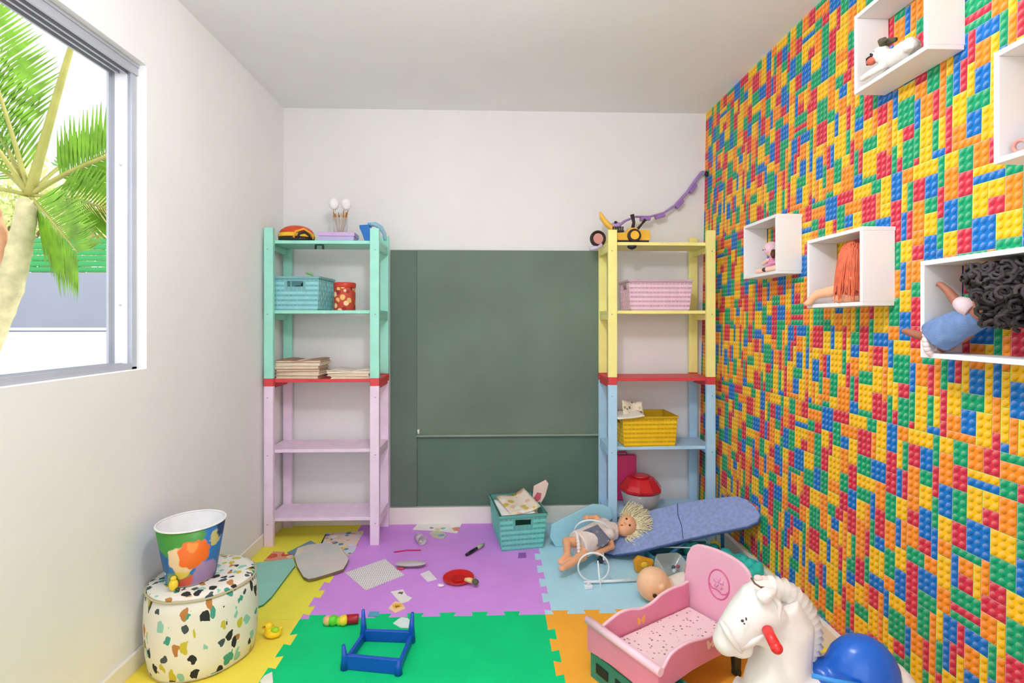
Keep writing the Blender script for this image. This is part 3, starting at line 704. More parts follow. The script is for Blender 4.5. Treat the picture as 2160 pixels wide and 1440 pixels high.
# ------------------------------------------------------------------ wall boxes on the right wall
BD = .108
def wall_box(label, y0, y1, z0, z1):
    zc = (z0+z1)/2; xw = RX(zc)-.0005
    t = thing('wall_shelf_box', label, 'shelf', (xw, (y0+y1)/2, z0), 0, 'white box shelves on the brick print wall')
    hy = (y1-y0)/2; h = z1-z0; T_ = .013; m = mat((244, 243, 243), .4, .01, 5)
    sl = .019
    for nm, a in (('bottom_board', (-hy, hy, 0, T_)), ('top_board', (-hy, hy, h-T_, h)), ('side_board', (-hy, -hy+T_, T_, h-T_)), ('side_board', (hy-T_, hy, T_, h-T_))):
        mb = MB(); mb.bb(-BD, (a[2]+a[3]-h)/2*sl-.001, a[0], a[1], a[2], a[3]); mb.build(nm, m, t, bevel=.0012)
    return t
XF = 1.276-BD
def yb(px): return ox(px, 600, XF).y
wall_box('white box shelf holding the pink-dressed doll, farthest from the camera', ox(1637, 500, XF).y, ox(1567, 500, XF).y, 1.421, 1.669)
wall_box('white box shelf holding the red-haired doll', ox(1819, 500, XF).y, ox(1702, 500, XF).y, 1.272, 1.524)
wall_box('white box shelf holding the doll with black curly hair', 1.092, ox(1943, 600, XF).y, 1.124, 1.386)
wall_box('high white box shelf with a small white and black toy, near the ceiling', ox(1946, 100, XF).y, ox(1793, 100, XF).y, 1.965, 2.222)
wall_box('white box shelf cut off by the right edge of the photo, above the curly doll', .93, ox(2090, 200, XF).y, 1.590, 1.852)

# ------------------------------------------------------------------ printed pattern made of placed colour patches
def spotmat(name, base, spots, warp=.02, wscale=25, rough=.45):
    m, nt, b = newmat(name); N = nt.nodes; K = nt.links
    tc = N.new('ShaderNodeTexCoord'); no = N.new('ShaderNodeTexNoise'); no.inputs['Scale'].default_value = wscale; K.new(tc.outputs['Object'], no.inputs['Vector'])
    sb = N.new('ShaderNodeVectorMath'); sb.operation = 'SUBTRACT'; sb.inputs[1].default_value = (.5, .5, .5); K.new(no.outputs['Color'], sb.inputs[0])
    sc = N.new('ShaderNodeVectorMath'); sc.operation = 'SCALE'; sc.inputs['Scale'].default_value = warp; K.new(sb.outputs[0], sc.inputs[0])
    ad = N.new('ShaderNodeVectorMath'); K.new(tc.outputs['Object'], ad.inputs[0]); K.new(sc.outputs[0], ad.inputs[1])
    prev = None
    for (c, r, colr) in spots:
        d = N.new('ShaderNodeVectorMath'); d.operation = 'DISTANCE'; K.new(ad.outputs[0], d.inputs[0]); d.inputs[1].default_value = c
        mp = N.new('ShaderNodeMapRange'); mp.inputs[1].default_value = r; mp.inputs[2].default_value = r*.9; K.new(d.outputs['Value'], mp.inputs[0])
        mx = N.new('ShaderNodeMix'); mx.data_type = 'RGBA'; K.new(mp.outputs[0], mx.inputs[0]); mx.inputs[7].default_value = L(colr)
        if prev is None: mx.inputs[6].default_value = L(base)
        else: K.new(prev, mx.inputs[6])
        prev = mx.outputs[2]
    K.new(prev, b.inputs['Base Color']); b.inputs['Roughness'].default_value = rough
    return m

# ------------------------------------------------------------------ round fabric bin and printed bucket
pc = Vector((-1.062, 1.945, TH))
t = thing('fabric_bin', 'round soft white bin with green, mustard and black bird print by the left wall', 'storage bin', pc)
fab = blobs('bird_print_fabric', (238, 234, 222), [(70, 160, 140), (150, 205, 190), (40, 44, 46), (205, 190, 60), (70, 84, 88), (190, 130, 70), (238, 234, 222)], 25, .40, .85, warp=.05, stretch=(1.25, 1.25, .8))
mb = MB(); wob = lambda a, z: .009*math.sin(3*a+z*9)+.008*math.sin(7*a+2)
mb.lathe([(.160, 0), (.17, .01), (.178, .06), (.182, .15), (.178, .23), (.172, .272)], n=48, wob=wob); mb.build('side', fab, t)
mb = MB(); mb.lathe([(.172, .2722), (.168, .283), (.14, .29), (.07, .288), (.003, .286)], n=48, wob=wob); mb.build('lid', fab, t)
pip = mat((196, 186, 150), .8)
for zz, rr in ((.273, .174), (.008, .168)):
    mb = MB(); n = 48; pts = [(rr*(1+wob(2*PI*k/n, zz))*math.cos(2*PI*k/n), rr*(1+wob(2*PI*k/n, zz))*math.sin(2*PI*k/n), zz) for k in range(n+1)]
    mb.tube(pts, .0035, 6, caps=False); mb.build('piping', pip, t)
bc = Vector((-1.088, 1.915, TH+.2925))
t = thing('paper_bucket', 'tall paper bucket with blue, green and orange printed picture on the fabric bin', 'bucket', bc)
bm_ = spotmat('bucket_print', (40, 120, 190), [((-.04, -.06, .17), .07, (60, 150, 60)), ((.03, -.1, .2), .07, (70, 150, 50)), ((-.07, -.07, .08), .05, (30, 96, 150)), ((.0, -.09, .0), .06, (120, 160, 80)), ((.04, -.08, -.005), .045, (225, 96, 70)), ((.075, -.04, .03), .05, (170, 140, 190)), ((.02, -.1, .05), .03, (230, 205, 90)), ((.02, -.09, .10), .05, (238, 205, 160)), ((.052, -.075, .115), .053, (242, 112, 30)), ((.055, -.09, .14), .02, (250, 150, 60)), ((-.045, -.09, .05), .012, (240, 240, 245)), ((-.06, -.07, .045), .01, (240, 240, 245)), ((.1, -.02, .15), .03, (200, 190, 120)), ((.1, .02, .19), .05, (30, 60, 110))],   .035, 38)
mb = MB(); mb.lathe([(.074, 0), (.078, .003), (.109, .198), (.107, .198), (.076, .006), (.002, .004)], n=48)
o = mb.build('body', [bm_, mat((240, 240, 242), .5)], t)
for p in o.data.polygons:
    c = p.center
    if math.hypot(c.x, c.y) < .0765+.0335*(c.z/.2)-.0012 or c.z < .0035: p.material_index = 1
mb = MB(); n = 48; mb.tube([(.109*math.cos(2*PI*k/n), .109*math.sin(2*PI*k/n), .2) for k in range(n+1)], .0032, 8, caps=False); mb.build('rolled_rim', mat((244, 244, 246), .4), t)
t = thing('yellow_toy_bottle', 'tiny yellow rounded toy lying on the fabric bin at the foot of the bucket', 'toy', oz(366, 1243, TH+.295))
mb = MB(); mb.ell((0, 0, .02), (.015, .013, .02)); mb.ell((0, 0, .042), (.009, .009, .008)); mb.build('body', mat((244, 214, 60), .4), t)
mb = MB(); mb.ell((.016, -.004, .006), (.008, .006, .006)); mb.build('base', mat((60, 70, 50), .5), t)
t.location.z = TH+.291

# ------------------------------------------------------------------ flat things on the mats
def flat(name, label, cat, px, th, m, z=TH, group=None, edge=None, bevel=0, marks=None):
    ps = [oz(x, y, z+.0006) for x, y in px]; c = sum(ps, Vector())/len(ps); ar = sum(ps[i].x*ps[(i+1) % len(ps)].y-ps[(i+1) % len(ps)].x*ps[i].y for i in range(len(ps)))
    mb = MB(); mb.prism3([p-c for p in ps], (0, 0, th)); o = mb.build(name, [m, edge] if edge else m, bevel=bevel); o.location = c
    if edge:
        for p in o.data.polygons:
            if abs(p.normal.z) < .5: p.material_index = 1
    return tag(o, label, cat, group)
mint = mat((150, 216, 200), .5, .04, 10); minte = mat((70, 150, 100), .5)
flat('foam_sheet', 'mint green flat foam piece on the yellow mat behind the fabric bin', 'foam piece', [(470, 1238), (500, 1200), (540, 1190), (618, 1181), (623, 1196), (614, 1207), (573, 1262), (556, 1278), (538, 1286), (500, 1286)], .009, mint, edge=minte)
flat('folder', 'grey blue folder half hidden under the pale board', 'folder', [(606, 1166), (655, 1141), (668, 1148), (700, 1152), (680, 1172), (630, 1178)], .004, mat((120, 158, 178), .6))
flat('paper_card', 'red and salmon printed card lying on the lime yellow mat', 'card', [(556, 1183), (577, 1163), (600, 1164), (600, 1170), (618, 1168), (618, 1179), (588, 1182)], .002, spotmat('red_card', (236, 160, 130), [((.02, .02, 0), .03, (206, 80, 40)), ((-.05, 0, 0), .03, (214, 90, 50)), ((.05, -.01, 0), .02, (240, 214, 200))], .02))
flat('drawing_board', 'pale grey rounded board lying over the folder, teeth of the mat beside it', 'board', [(676, 1150), (650, 1153), (628, 1160), (621, 1178), (627, 1199), (640, 1221), (650, 1226), (664, 1224), (700, 1213), (724, 1205), (732, 1192), (735, 1183), (722, 1164), (714, 1152)], .012, blobs('board_speckle', (216, 214, 204), [(222, 210, 206), (206, 212, 204), (226, 222, 206), (210, 208, 214)], 10, .5, .6, warp=.05), z=TH+.006, edge=mat((120, 105, 70), .6))
flat('magazine', 'small colourful magazine with a black spine below the left shelf', 'magazine', [(677, 1149), (687, 1126), (768, 1121), (752, 1151), (716, 1153)], .005, blobs('comic_print', (238, 222, 208), [(240, 180, 150), (236, 214, 170), (90, 140, 180), (246, 240, 240), (230, 150, 120), (214, 230, 240)], 26, .45, .5))
o = MB().tube([oz(676, 1150, TH+.009), oz(687, 1127, TH+.009)], .0035, 6).build('pen', mat((30, 30, 32), .4)); tag(o, 'black pen lying along the edge of the small magazine', 'pen')
flat('comic_page', 'loose pale blue and pink printed page under the front edge of the small magazine', 'page', [(722, 1154), (752, 1153), (748, 1162), (738, 1172), (728, 1170)], .002, blobs('page_print', (214, 224, 232), [(110, 140, 165), (236, 190, 180), (230, 236, 240)], 30, .4, .6))
flat('word_puzzle_sheet', 'white sheet printed with rows of small letters on the purple mat', 'paper', [(728, 1208), (812, 1179), (853, 1213), (771, 1245)], .0015, blobs('letter_grid', (244, 240, 242), [(150, 150, 154), (170, 170, 166), (160, 156, 166)], 100, .3, .8, rnd=.15))
flat('paper_note', 'small white torn note beside the grey slipper brush', 'paper', [(886, 1211), (905, 1203), (922, 1222), (902, 1227)], .0015, mat((238, 232, 240), .8))
flat('paper_strip', 'long white paper with orange and green marks below the chalkboard', 'paper', [(870, 1117), (885, 1101), (974, 1104), (964, 1125), (930, 1120)], .0015, spotmat('strip_print', (244, 240, 238), [((.11, -.02, 0), .03, (220, 130, 100)), ((-.04, 0, 0), .012, (110, 110, 110)), ((.03, -.01, 0), .014, (120, 190, 180)), ((-.0, -.02, 0), .02, (226, 222, 170))], .03))
flat('paper_scrap', 'thin blue and green torn scrap beside the long white paper', 'paper', [(905, 1124), (925, 1116), (942, 1128), (934, 1137), (915, 1134)], .0015, spotmat('scrap_print', (206, 206, 170), [((.02, -.01, 0), .02, (130, 150, 214)), ((-.02, 0, 0), .015, (190, 190, 200))], .02))
flat('playing_card', 'white card with a small black figure on the purple mat', 'card', [(824, 1248), (850, 1243), (858, 1256), (870, 1261), (862, 1268), (846, 1273)], .0015, spotmat('card_print', (246, 242, 240), [((-.02, .03, 0), .011, (90, 84, 80)), ((-.012, .02, 0), .006, (60, 60, 60))], .02, 60))
flat('playing_card', 'yellow card with a printed figure partly under the white card', 'card', [(819, 1283), (833, 1268), (846, 1271), (856, 1283), (834, 1293)], .0015, spotmat('card_print_yellow', (246, 214, 170), [((0, .005, 0), .022, (240, 180, 60)), ((0, 0, 0), .01, (150, 110, 50))], .03, 60))
flat('letter_tile', 'tiny dark purple square piece on the purple mat in front of the mint basket', 'tile', [(1093, 1177), (1094, 1167), (1109, 1166), (1110, 1176)], .004, mat((150, 88, 176), .5))
flat('foam_piece', 'small translucent blue square piece at the back of the toy frame', 'tile', [(776, 1300), (779, 1291), (800, 1291), (800, 1301)], .004, mat((90, 170, 200), .4))
flat('cloud_card', 'white cloud shaped card on the green mat behind the right post of the toy frame', 'card', [(829, 1315), (840, 1306), (848, 1302), (860, 1304), (868, 1312), (866, 1325), (845, 1324)], .002, mat((226, 244, 242), .7))
flat('cloud_card', 'white umbrella shaped card in the near left corner of the blue toy frame', 'card', [(731, 1397), (738, 1390), (744, 1384), (752, 1385), (759, 1392), (759, 1398), (748, 1399), (748, 1409), (744, 1409), (744, 1399)], .002, mat((226, 244, 242), .7))
flat('paper_scrap', 'small white scrap at the bottom edge on the yellow mat by the green mat', 'paper', [(548, 1438), (558, 1426), (574, 1418), (576, 1440), (560, 1448)], .003, mat((240, 240, 225), .7))
o = MB().tube([oz(831, 1164, TH+.004), oz(858, 1160, TH+.004), oz(888, 1160, TH+.004)], .0035, 7).build('crayon', mat((206, 40, 110), .5)); tag(o, 'thin magenta crayon on the purple mat', 'crayon')
t = thing('toy_brush', 'black handled small brush with a pale green head on the purple mat', 'brush', oz(1003, 1160))
b_ = Vector(t.location)
mb = MB(); mb.tube([oz(983, 1170, TH+.009)-b_, oz(993, 1164, TH+.012)-b_, oz(1006, 1156, TH+.012)-b_], [.007, .009, .008], 10); mb.build('handle', mat((22, 20, 24), .4), t)
mb = MB(); mb.tube([oz(1006, 1156, TH+.012)-b_, oz(1012, 1152, TH+.013)-b_, oz(1021, 1147, TH+.012)-b_], [.008, .012, .006], 10); mb.build('head', mat((176, 184, 150), .6), t)
t = thing('slipper_brush', 'oval grey scrubbing brush with a small red end on the purple mat', 'brush', oz(866, 1196), .0)
mb = MB(); mb.ell((0, 0, .019), (.078, .028, .009)); mb.build('back', mat((196, 184, 190), .4), t)
mb = MB(); mb.tube([(-.06, 0, .008), (.06, 0, .008)], .008, 8, flat=2.2, up=(0, 1, 0)); mb.build('bristles', mat((140, 120, 130), .8), t)
mb = MB(); mb.ell((-.045, -.026, .006), (.02, .006, .006)); mb.build('grip', mat((206, 60, 90), .4), t)
t = thing('clear_cup', 'small clear plastic cup lying on the purple mat under the long white paper', 'cup', oz(886, 1145), .5)
cl2 = mat((230, 226, 236), .15, .02, alpha=.5, spec=.7)
mb = MB(); mb.T = Matrix.Translation((0, 0, .026)) @ Euler((PI/2-.06, 0, 0)).to_matrix().to_4x4(); mb.lathe([(.018, -.04), (.026, .035), (.0245, .035), (.0165, -.037), (.001, -.036)], n=24); mb.build('body', cl2, t)
mb = MB(); mb.ell((0, .0, .012), (.011, .02, .008)); mb.build('content', mat((220, 214, 180), .6), t)
# red plate with small toy
t = thing('toy_plate', 'round red toy plate with a raised rim on the purple mat', 'plate', oz(967, 1222))
mb = MB(); mb.lathe([(.045, 0), (.052, .002), (.073, .012), (.073, .0145), (.066, .0145), (.048, .005), (.002, .005)], n=40); mb.build('plate', mat((214, 26, 30), .25, .06, spec=.6), t)
mb = MB(); mb.lathe([(.0005, .0052), (.03, .0052), (.031, .007), (.028, .0072), (.0005, .0062)][::-1], n=30); mb.build('embossed_ring', mat((200, 20, 26), .25), t)
t = thing('toy_vegetable', 'small cream and dark green toy vegetable resting on the rim of the red plate', 'toy food', oz(994, 1229, TH+.017))
mb = MB(); mb.tube([(-.03, .014, .01), (-.012, .008, .01), (.006, 0, .009)], [.007, .011, .011], 10); mb.build('root', mat((232, 206, 140), .5), t)
mb = MB(); mb.ell((.02, -.008, .008), (.013, .017, .014)); mb.ell((.026, .006, .002), (.01, .009, .01)); mb.build('leaves', mat((84, 100, 70), .6), t, remesh=.003)
t = thing('sea_shell', 'tiny white shell shaped piece left of the red plate', 'toy', oz(930, 1237))
mb = MB(); mb.ell((0, 0, .006), (.015, .01, .006)); mb.ell((-.008, 0, .009), (.006, .006, .005)); mb.build('body', mat((240, 226, 226), .5), t)
# caterpillar of beads
t = thing('bead_caterpillar', 'toy caterpillar of peach, green and yellow beads with a dark red end', 'toy', oz(718, 1319))
b_ = Vector(t.location)
for i, (px, r, c) in enumerate([(691, .018, (240, 190, 130)), (703, .02, (100, 214, 60)), (717, .017, (150, 220, 60)), (725, .02, (250, 214, 60))]):
    p = oz(px, 1318, TH)-b_; mb = MB(); mb.ell((p.x, p.y, r*.98), r); mb.build('bead', mat(c, .35), t)
p0 = oz(730, 1316, TH)-b_; mb = MB(); mb.tube([(p0.x, p0.y, .019), (p0.x+.048, p0.y+.004, .019)], .018, 16); mb.build('end_peg', mat((170, 14, 40), .35), t, bevel=.003)
# yellow duck
t = thing('toy_duck', 'small yellow duck toy with green bill on the yellow mat right of the fabric bin', 'toy', oz(576, 1344))
mb = MB(); mb.ell((0, 0, .02), (.034, .024, .02)); mb.ell((-.016, 0, .043), (.018, .017, .017)); mb.tube([(.02, 0, .03), (.038, 0, .042)], [.012, .003], 8); mb.build('body', mat((250, 214, 40), .35), t, remesh=.003)
mb = MB(); mb.ell((.012, -.012, .036), (.016, .01, .01)); mb.build('wing', mat((170, 214, 40), .35), t)
mb = MB(); mb.ell((-.034, -.002, .041), (.007, .007, .003)); mb.build('bill', mat((240, 140, 40), .4), t)
for sy in (-1, 1): mb = MB(); mb.ell((-.026, sy*.012, .048), .0025); mb.build('eye', mat((20, 20, 20), .3), t)
# blue toy frame, upside-down table
t = thing('upturned_toy_table', 'blue plastic toy frame with four upturned legs on the green mat', 'toy', oz(800, 1385), 0)
bl = mat((18, 84, 190), .3, .05, spec=.6)
c_ = [oz(722, 1412), oz(843, 1424), oz(872, 1352), oz(765, 1348)]; b_ = Vector(t.location); c_ = [p-b_ for p in c_]
for i in range(4):
    p, q_ = c_[i], c_[(i+1) % 4]; d = (q_-p).normalized(); n_ = Vector((-d.y, d.x, 0))
    hh = [.05, .03, .042, .03][i]
    mb = MB(); mb.prism3([p-n_*.0+Vector((0, 0, .001)), q_+Vector((0, 0, .001)), q_+n_*.014+Vector((0, 0, .001)), p+n_*.014+Vector((0, 0, .001))], (0, 0, hh)); mb.build('rail', bl, t, bevel=.003)
for i, hh in enumerate((.085, .05, .11, .115)):
    p = c_[i]; d = (-p).normalized()
    mb = MB(); mb.tube([p+d*.008+Vector((0, 0, .001)), p+d*.008+Vector((0, 0, hh*.5)), p+d*.004+Vector((0, 0, hh))], [.015, .011, .006], 8); mb.build('leg', bl, t)

# ------------------------------------------------------------------ light blue foam piece, ironing board
t0, t1, t2 = oz(1172, 1153, TH+.003), oz(1290, 1146, TH+.003), oy(1255, 1063, 2.82)
n_ = (t1-t0).cross(t2-t0).normalized()
if n_.y > 0: n_ = -n_
pp = [opl(x, y, t0, n_) for x, y in [(1172, 1153), (1160, 1133), (1163, 1106), (1222, 1077), (1250, 1063), (1272, 1064), (1288, 1072), (1292, 1092), (1262, 1125), (1228, 1152)]]
c = sum(pp, Vector())/len(pp)
mb = MB(); mb.prism3([p-c for p in pp], -n_*.01); o = mb.build('foam_sheet', mat((164, 218, 232), .5, .04, 8), bevel=.002); o.location = c
tag(o, 'light blue curved foam piece leaning beside the mint floor basket', 'foam piece')
A0, A1, A2 = oz(1292, 1167, .045), ox(1590, 1102, 1.215), ox(1552, 1046, 1.21)
n_ = (A1-A0).cross(A2-A0).normalized()
if n_.z < 0: n_ = -n_
opx = [(1292, 1168), (1340, 1162), (1440, 1137), (1520, 1119), (1575, 1108), (1597, 1098), (1604, 1085), (1596, 1070), (1576, 1053), (1553, 1045), (1490, 1051), (1428, 1062), (1380, 1073), (1320, 1092), (1268, 1116), (1245, 1134), (1250, 1150), (1268, 1162)]
pp = [opl(x, y, A0, n_) for x, y in opx]; c = sum(pp, Vector())/len(pp)
t = thing('toy_ironing_board', 'denim blue padded toy ironing board slanting up to the brick print wall', 'ironing board', (c.x, c.y, 0))
b_ = Vector(t.location)
den = mat((146, 164, 214), .85, .14, 60, bump=.5, bscale=300); dend = mat((60, 84, 130), .8, .1, 40)
mb = MB(); mb.prism3([p-b_ for p in pp], -n_*.016); mb.build('cover', den, t, bevel=.005)
mb = MB(); mb.tube([p-b_-n_*.014 for p in pp]+[pp[0]-b_-n_*.014], .006, 8, caps=False); mb.build('edge_trim', dend, t)
mb = MB(); sp = [opl(x, y, A0, n_)-b_+n_*.0005 for x, y in [(1429, 1062), (1430, 1085), (1438, 1110), (1441, 1136)]]; mb.tube(sp, .0022, 6); mb.build('seam', dend, t)
tl = mat((30, 92, 130), .5)
L1, L2 = opl(1480, 1105, A0, n_)-b_-n_*.02, opl(1520, 1085, A0, n_)-b_-n_*.02
for top, fx, fy in ((L1, -.25, -.02), (L2, .02, .03)):
    mb = MB(); mb.tube([top, Vector((top.x+fx, top.y+fy, TH+.009))], .009, 8); mb.build('leg', tl, t)
mb = MB(); q0 = Vector((L1.x-.26, L1.y-.1, TH+.009)); mb.tube([q0, q0+Vector((.02, .2, 0))], .009, 8); mb.build('foot_bar', tl, t)
mb = MB(); mb.tube([opl(1395, 1145, A0, n_)-b_-n_*.03, L1+Vector((-.02, -.1, -.06))], .003, 6); mb.build('brace', mat((200, 214, 224), .4), t)
# under the board
t = thing('flat_tray', 'dark teal shallow plastic tray lying in the shade under the ironing board', 'crate', (.98, 2.6, TH))
tm = mat((70, 140, 160), .5, .06)
mb = MB(); mb.bb(-.2, .12, -.05, .08, 0, .012); mb.bb(-.2, .12, .07, .08, .012, .07); mb.bb(-.2, .12, -.05, -.042, .012, .05); mb.bb(-.2, -.192, -.042, .07, .012, .05); mb.bb(.112, .12, -.042, .07, .012, .06); mb.build('body', tm, t, bevel=.002)

# ------------------------------------------------------------------ figures: helper for continuous bodies
SKIN = (246, 192, 152)
def strands(mb, c, r, n, ln, rad, fall, seed, curl=.3, mask=None, seg=6, spread=1.0, flat=1):
    rn = random.Random(seed); k = 0; tries = 0
    while k < n and tries < n*20:
        tries += 1
        th = rn.random()*2*PI; z = 2*rn.random()-1; s_ = math.sqrt(1-z*z); d = Vector((s_*math.cos(th), s_*math.sin(th), z))
        if mask and not mask(d): continue
        k += 1; p = Vector(c)+Vector((d.x*r[0], d.y*r[1], d.z*r[2])); pts = [p.copy()]
        l = ln*(.7+.5*rn.random()); f_ = Vector(fall); v = d*spread+f_*(1-spread)*.9; ph = rn.random()*6
        sd = d.orthogonal().normalized()
        for i in range(seg):
            v = (v*.72+f_*.28+sd*curl*math.sin(ph+i*1.7)).normalized(); p = p+v*l/seg; pts.append(p.copy())
        mb.tube(pts, [rad*(1-.6*i/seg) for i in range(seg+1)], 4, caps=False)
def hair(name_, c, r, n, ln, rad, fall, seed, m, parent, **k):
    mb = MB(); strands(mb, c, r, n, ln, rad, fall, seed, **k); return mb.build('hair', m, parent)

# blonde doll on the ironing board
t = thing('baby_doll', 'blonde doll in white lace with a grey apron lying against the ironing board', 'doll', oz(1240, 1160))
b_ = Vector(t.location)
def D(px, py, Y): return oy(px, py, Y)-b_
sk = mat((240, 178, 136), .45, .05, sub=0)
hd = D(1323, 1108, 2.70); ch = D(1272, 1120, 2.68); pv = D(1236, 1142, 2.62)
mb = MB(); mb.ell(hd, (.05, .05, .052)); mb.ell(hd+Vector((-.022, -.022, -.012)), (.034, .034, .034))
mb.tube([hd, D(1300, 1118, 2.69), ch], [.025, .022, .04], 12); mb.tube([ch, pv], [.052, .054], 14); mb.ell(ch, (.05, .045, .048)); mb.ell(pv, (.05, .05, .048))
for kn, ft, toe in ((D(1196, 1143, 2.6), D(1196, 1170, 2.5), D(1183, 1184, 2.47)), (D(1228, 1172, 2.53), D(1200, 1190, 2.46), D(1186, 1198, 2.43))):
    mb.tube([pv, kn, ft, toe], [.033, .026, .018, .014], 12); mb.ell(ft, .017); mb.ell(toe, (.018, .016, .014)); mb.ell(kn, .026)
for el, hn in ((D(1290, 1152, 2.62), D(1262, 1166, 2.56)), (D(1258, 1092, 2.74), D(1238, 1092, 2.72))):
    sh = ch+Vector((.02, -.03 if hn.y < 0 else .03, .0)); mb.tube([sh, el, hn], [.022, .018, .013], 10); mb.ell(hn, .015); mb.ell(el, .018)
    for q_ in range(4): mb.tube([hn, hn+Vector((-.022, -.006+q_*.005, -.004+q_*.003))], [.005, .0035], 6)
    mb.tube([hn, hn+Vector((-.008, -.014, .006))], [.005, .0035], 6)
fd = Vector((-.35, -.75, .55)).normalized()
mb.ell(hd+fd*.053+Vector((-.004, 0, -.004)), (.007, .007, .007))
body = mb.build('body', sk, t, remesh=.0045)
sx_ = fd.cross(Vector((.9, .1, .3))).normalized()
for s_ in (-1, 1):
    m1 = MB(); m1.ell(hd+(fd*.95+sx_*s_*.35+Vector((.25, 0, .12))).normalized()*.052, .0055); m1.build('eye', mat((60, 40, 34), .2), t)
m1 = MB(); m1.ell(hd+(fd+Vector((-.42, 0, -.2))).normalized()*.052, (.008, .006, .003)); m1.build('mouth', mat((206, 90, 80), .4), t)
hm = mat((250, 236, 198), .6, .14, 60)
hair('h', hd, (.05, .05, .052), 1300, .085, .0025, (.5, -.12, .05), 5, hm, t, curl=.8, mask=lambda d: d.dot(fd) < .22 and d.x > -.25)
lace = mat((240, 226, 220), .9, .06, 50, bump=1.0, bscale=180)
mb = MB(); mb.tube([D(1300, 1119, 2.69), ch, pv, D(1218, 1150, 2.59)], [.04, .062, .068, .07], 16); mb.ell(ch+Vector((.02, -.045, .005)), (.034, .03, .03)); mb.ell(ch+Vector((.015, .05, .02)), (.034, .03, .03)); mb.build('dress', lace, t, remesh=.005)
mb = MB()
for i in range(26):
    a = 2*PI*i/26; q_ = D(1218, 1150, 2.59); mb.ell(q_+Vector((-.004, math.cos(a)*.066, math.sin(a)*.06)), (.01, .011, .011), nu=8, nv=6)
mb.build('lace_hem', mat((244, 234, 226), .9), t)
fa = [D(1224, 1121, 2.595), D(1260, 1106, 2.598), D(1288, 1139, 2.58), D(1271, 1154, 2.568), D(1250, 1150, 2.566)]
mb = MB(); mb.prism3(fa, (.004, .012, -.004)); mb.build('apron', blobs('apron_stripe', (112, 114, 132), [(96, 98, 118), (140, 140, 150)], 40, .3, .8), t, bevel=.003)
# white toy pushchair frame with hoops
t = thing('toy_pushchair_frame', 'thin white plastic hoops and rod of a doll pushchair on the blue mat', 'toy', oz(1255, 1236))
b_ = Vector(t.location); wp = mat((240, 246, 250), .3)
def ringat(c, r, nrm, rt, n=36):
    nrm = Vector(nrm).normalized(); u = nrm.orthogonal().normalized(); v = nrm.cross(u); mb = MB()
    mb.tube([c+u*r*math.cos(2*PI*k/n)+v*r*math.sin(2*PI*k/n) for k in range(n+1)], rt, 8, caps=False); return mb
c2 = oy(1252, 1196, 2.40)-b_; ringat(c2, .071, (.1, 1, .12), .0042).build('hoop', wp, t)
c1 = oy(1251, 1124, 2.665)-b_; ringat(c1, .094, (.25, 1, .55), .0045).build('hoop', wp, t)
mb = MB(); mb.tube([c2+Vector((.02, 0, .03)), oy(1264, 1215, 2.38)-b_, oy(1268, 1240, 2.36)-b_], .0042, 7); mb.build('strut', wp, t)
mb = MB(); p0 = oy(1232, 1228, 2.385)-b_; p1 = oy(1350, 1229, 2.40)-b_; p0.z = p1.z = .012; mb.tube([p0, p1], .0065, 8); mb.build('rod', wp, t)
mb = MB(); mb.tube([c2+Vector((.05, .01, .03)), c1+Vector((.05, .0, -.085))], .004, 7); mb.build('strut', wp, t)
t = thing('toy_connector', 'small white plastic block on the blue mat left of the white rod', 'toy part', oz(1241, 1241), .2)
mb = MB(); mb.bb(-.018, .018, -.012, .012, 0.0005, .018); mb.build('block', wp, t, bevel=.004)
mb = MB(); mb.cyl((.0, 0, .0185), (.0, 0, .026), .007); mb.build('peg', wp, t)
t = thing('toy_buckle', 'small dark and grey striped buckle seen through the white hoop', 'toy part', oz(1268, 1188, TH))
mb = MB(); mb.box((0, 0, .02), (.03, .02, .03), (.2, .5, 0)); mb.build('body', mat((60, 66, 80), .5), t, bevel=.004)
mb = MB(); mb.box((.02, -.012, .012), (.02, .012, .016), (.2, .5, 0)); mb.build('clip', mat((170, 180, 200), .4), t, bevel=.003)
# bald baby doll
t = thing('baby_doll', 'bald baby doll in a white top lying face up behind the pink bed', 'doll', oz(1400, 1260))
b_ = Vector(t.location); b_.z = TH; t.location.z = TH; sk2 = mat((250, 204, 164), .4, .04, sub=0)
hd = Vector(oy(1378, 1236, 2.24)-b_); hd.z = .072
mb = MB(); mb.ell(hd, (.073, .069, .071)); mb.ell(hd+Vector((.028, -.02, -.01)), (.045, .045, .04))
bd = hd+Vector((.13, .02, -.02)); mb.tube([hd, hd+Vector((.07, .01, -.015)), bd, bd+Vector((.09, .02, -.005))], [.03, .026, .045, .05], 12); mb.ell(bd+Vector((.1, .02, 0)), (.05, .05, .045))
mb.tube([bd+Vector((0, -.04, 0)), bd+Vector((-.02, -.085, -.02)), bd+Vector((-.06, -.09, -.03))], [.022, .019, .014], 10); mb.ell(bd+Vector((-.066, -.09, -.03)), .016)
mb.tube([bd+Vector((0, .04, 0)), bd+Vector((.01, .09, -.02)), bd+Vector((-.04, .1, -.03))], [.022, .019, .014], 10)
for s_ in (-1, 1): mb.tube([bd+Vector((.1, .02+s_*.025, 0)), bd+Vector((.15, .02+s_*.045, .01)), bd+Vector((.2, .02+s_*.05, -.025))], [.034, .026, .017], 10)
ear = hd+Vector((.02, -.066, .012)); mb.ell(ear, (.014, .009, .017)); mb.ell(hd+Vector((.062, -.03, .0)), (.009, .009, .009))
mb.build('body', sk2, t, remesh=.005)
for q_ in (Vector((-.2, -.94, -.19)), Vector((.5, -.72, -.48))):
    m1 = MB(); m1.ell(hd+q_.normalized()*.0735, (.009, .008, .0085)); m1.build('eye', mat((48, 28, 20), .2), t)
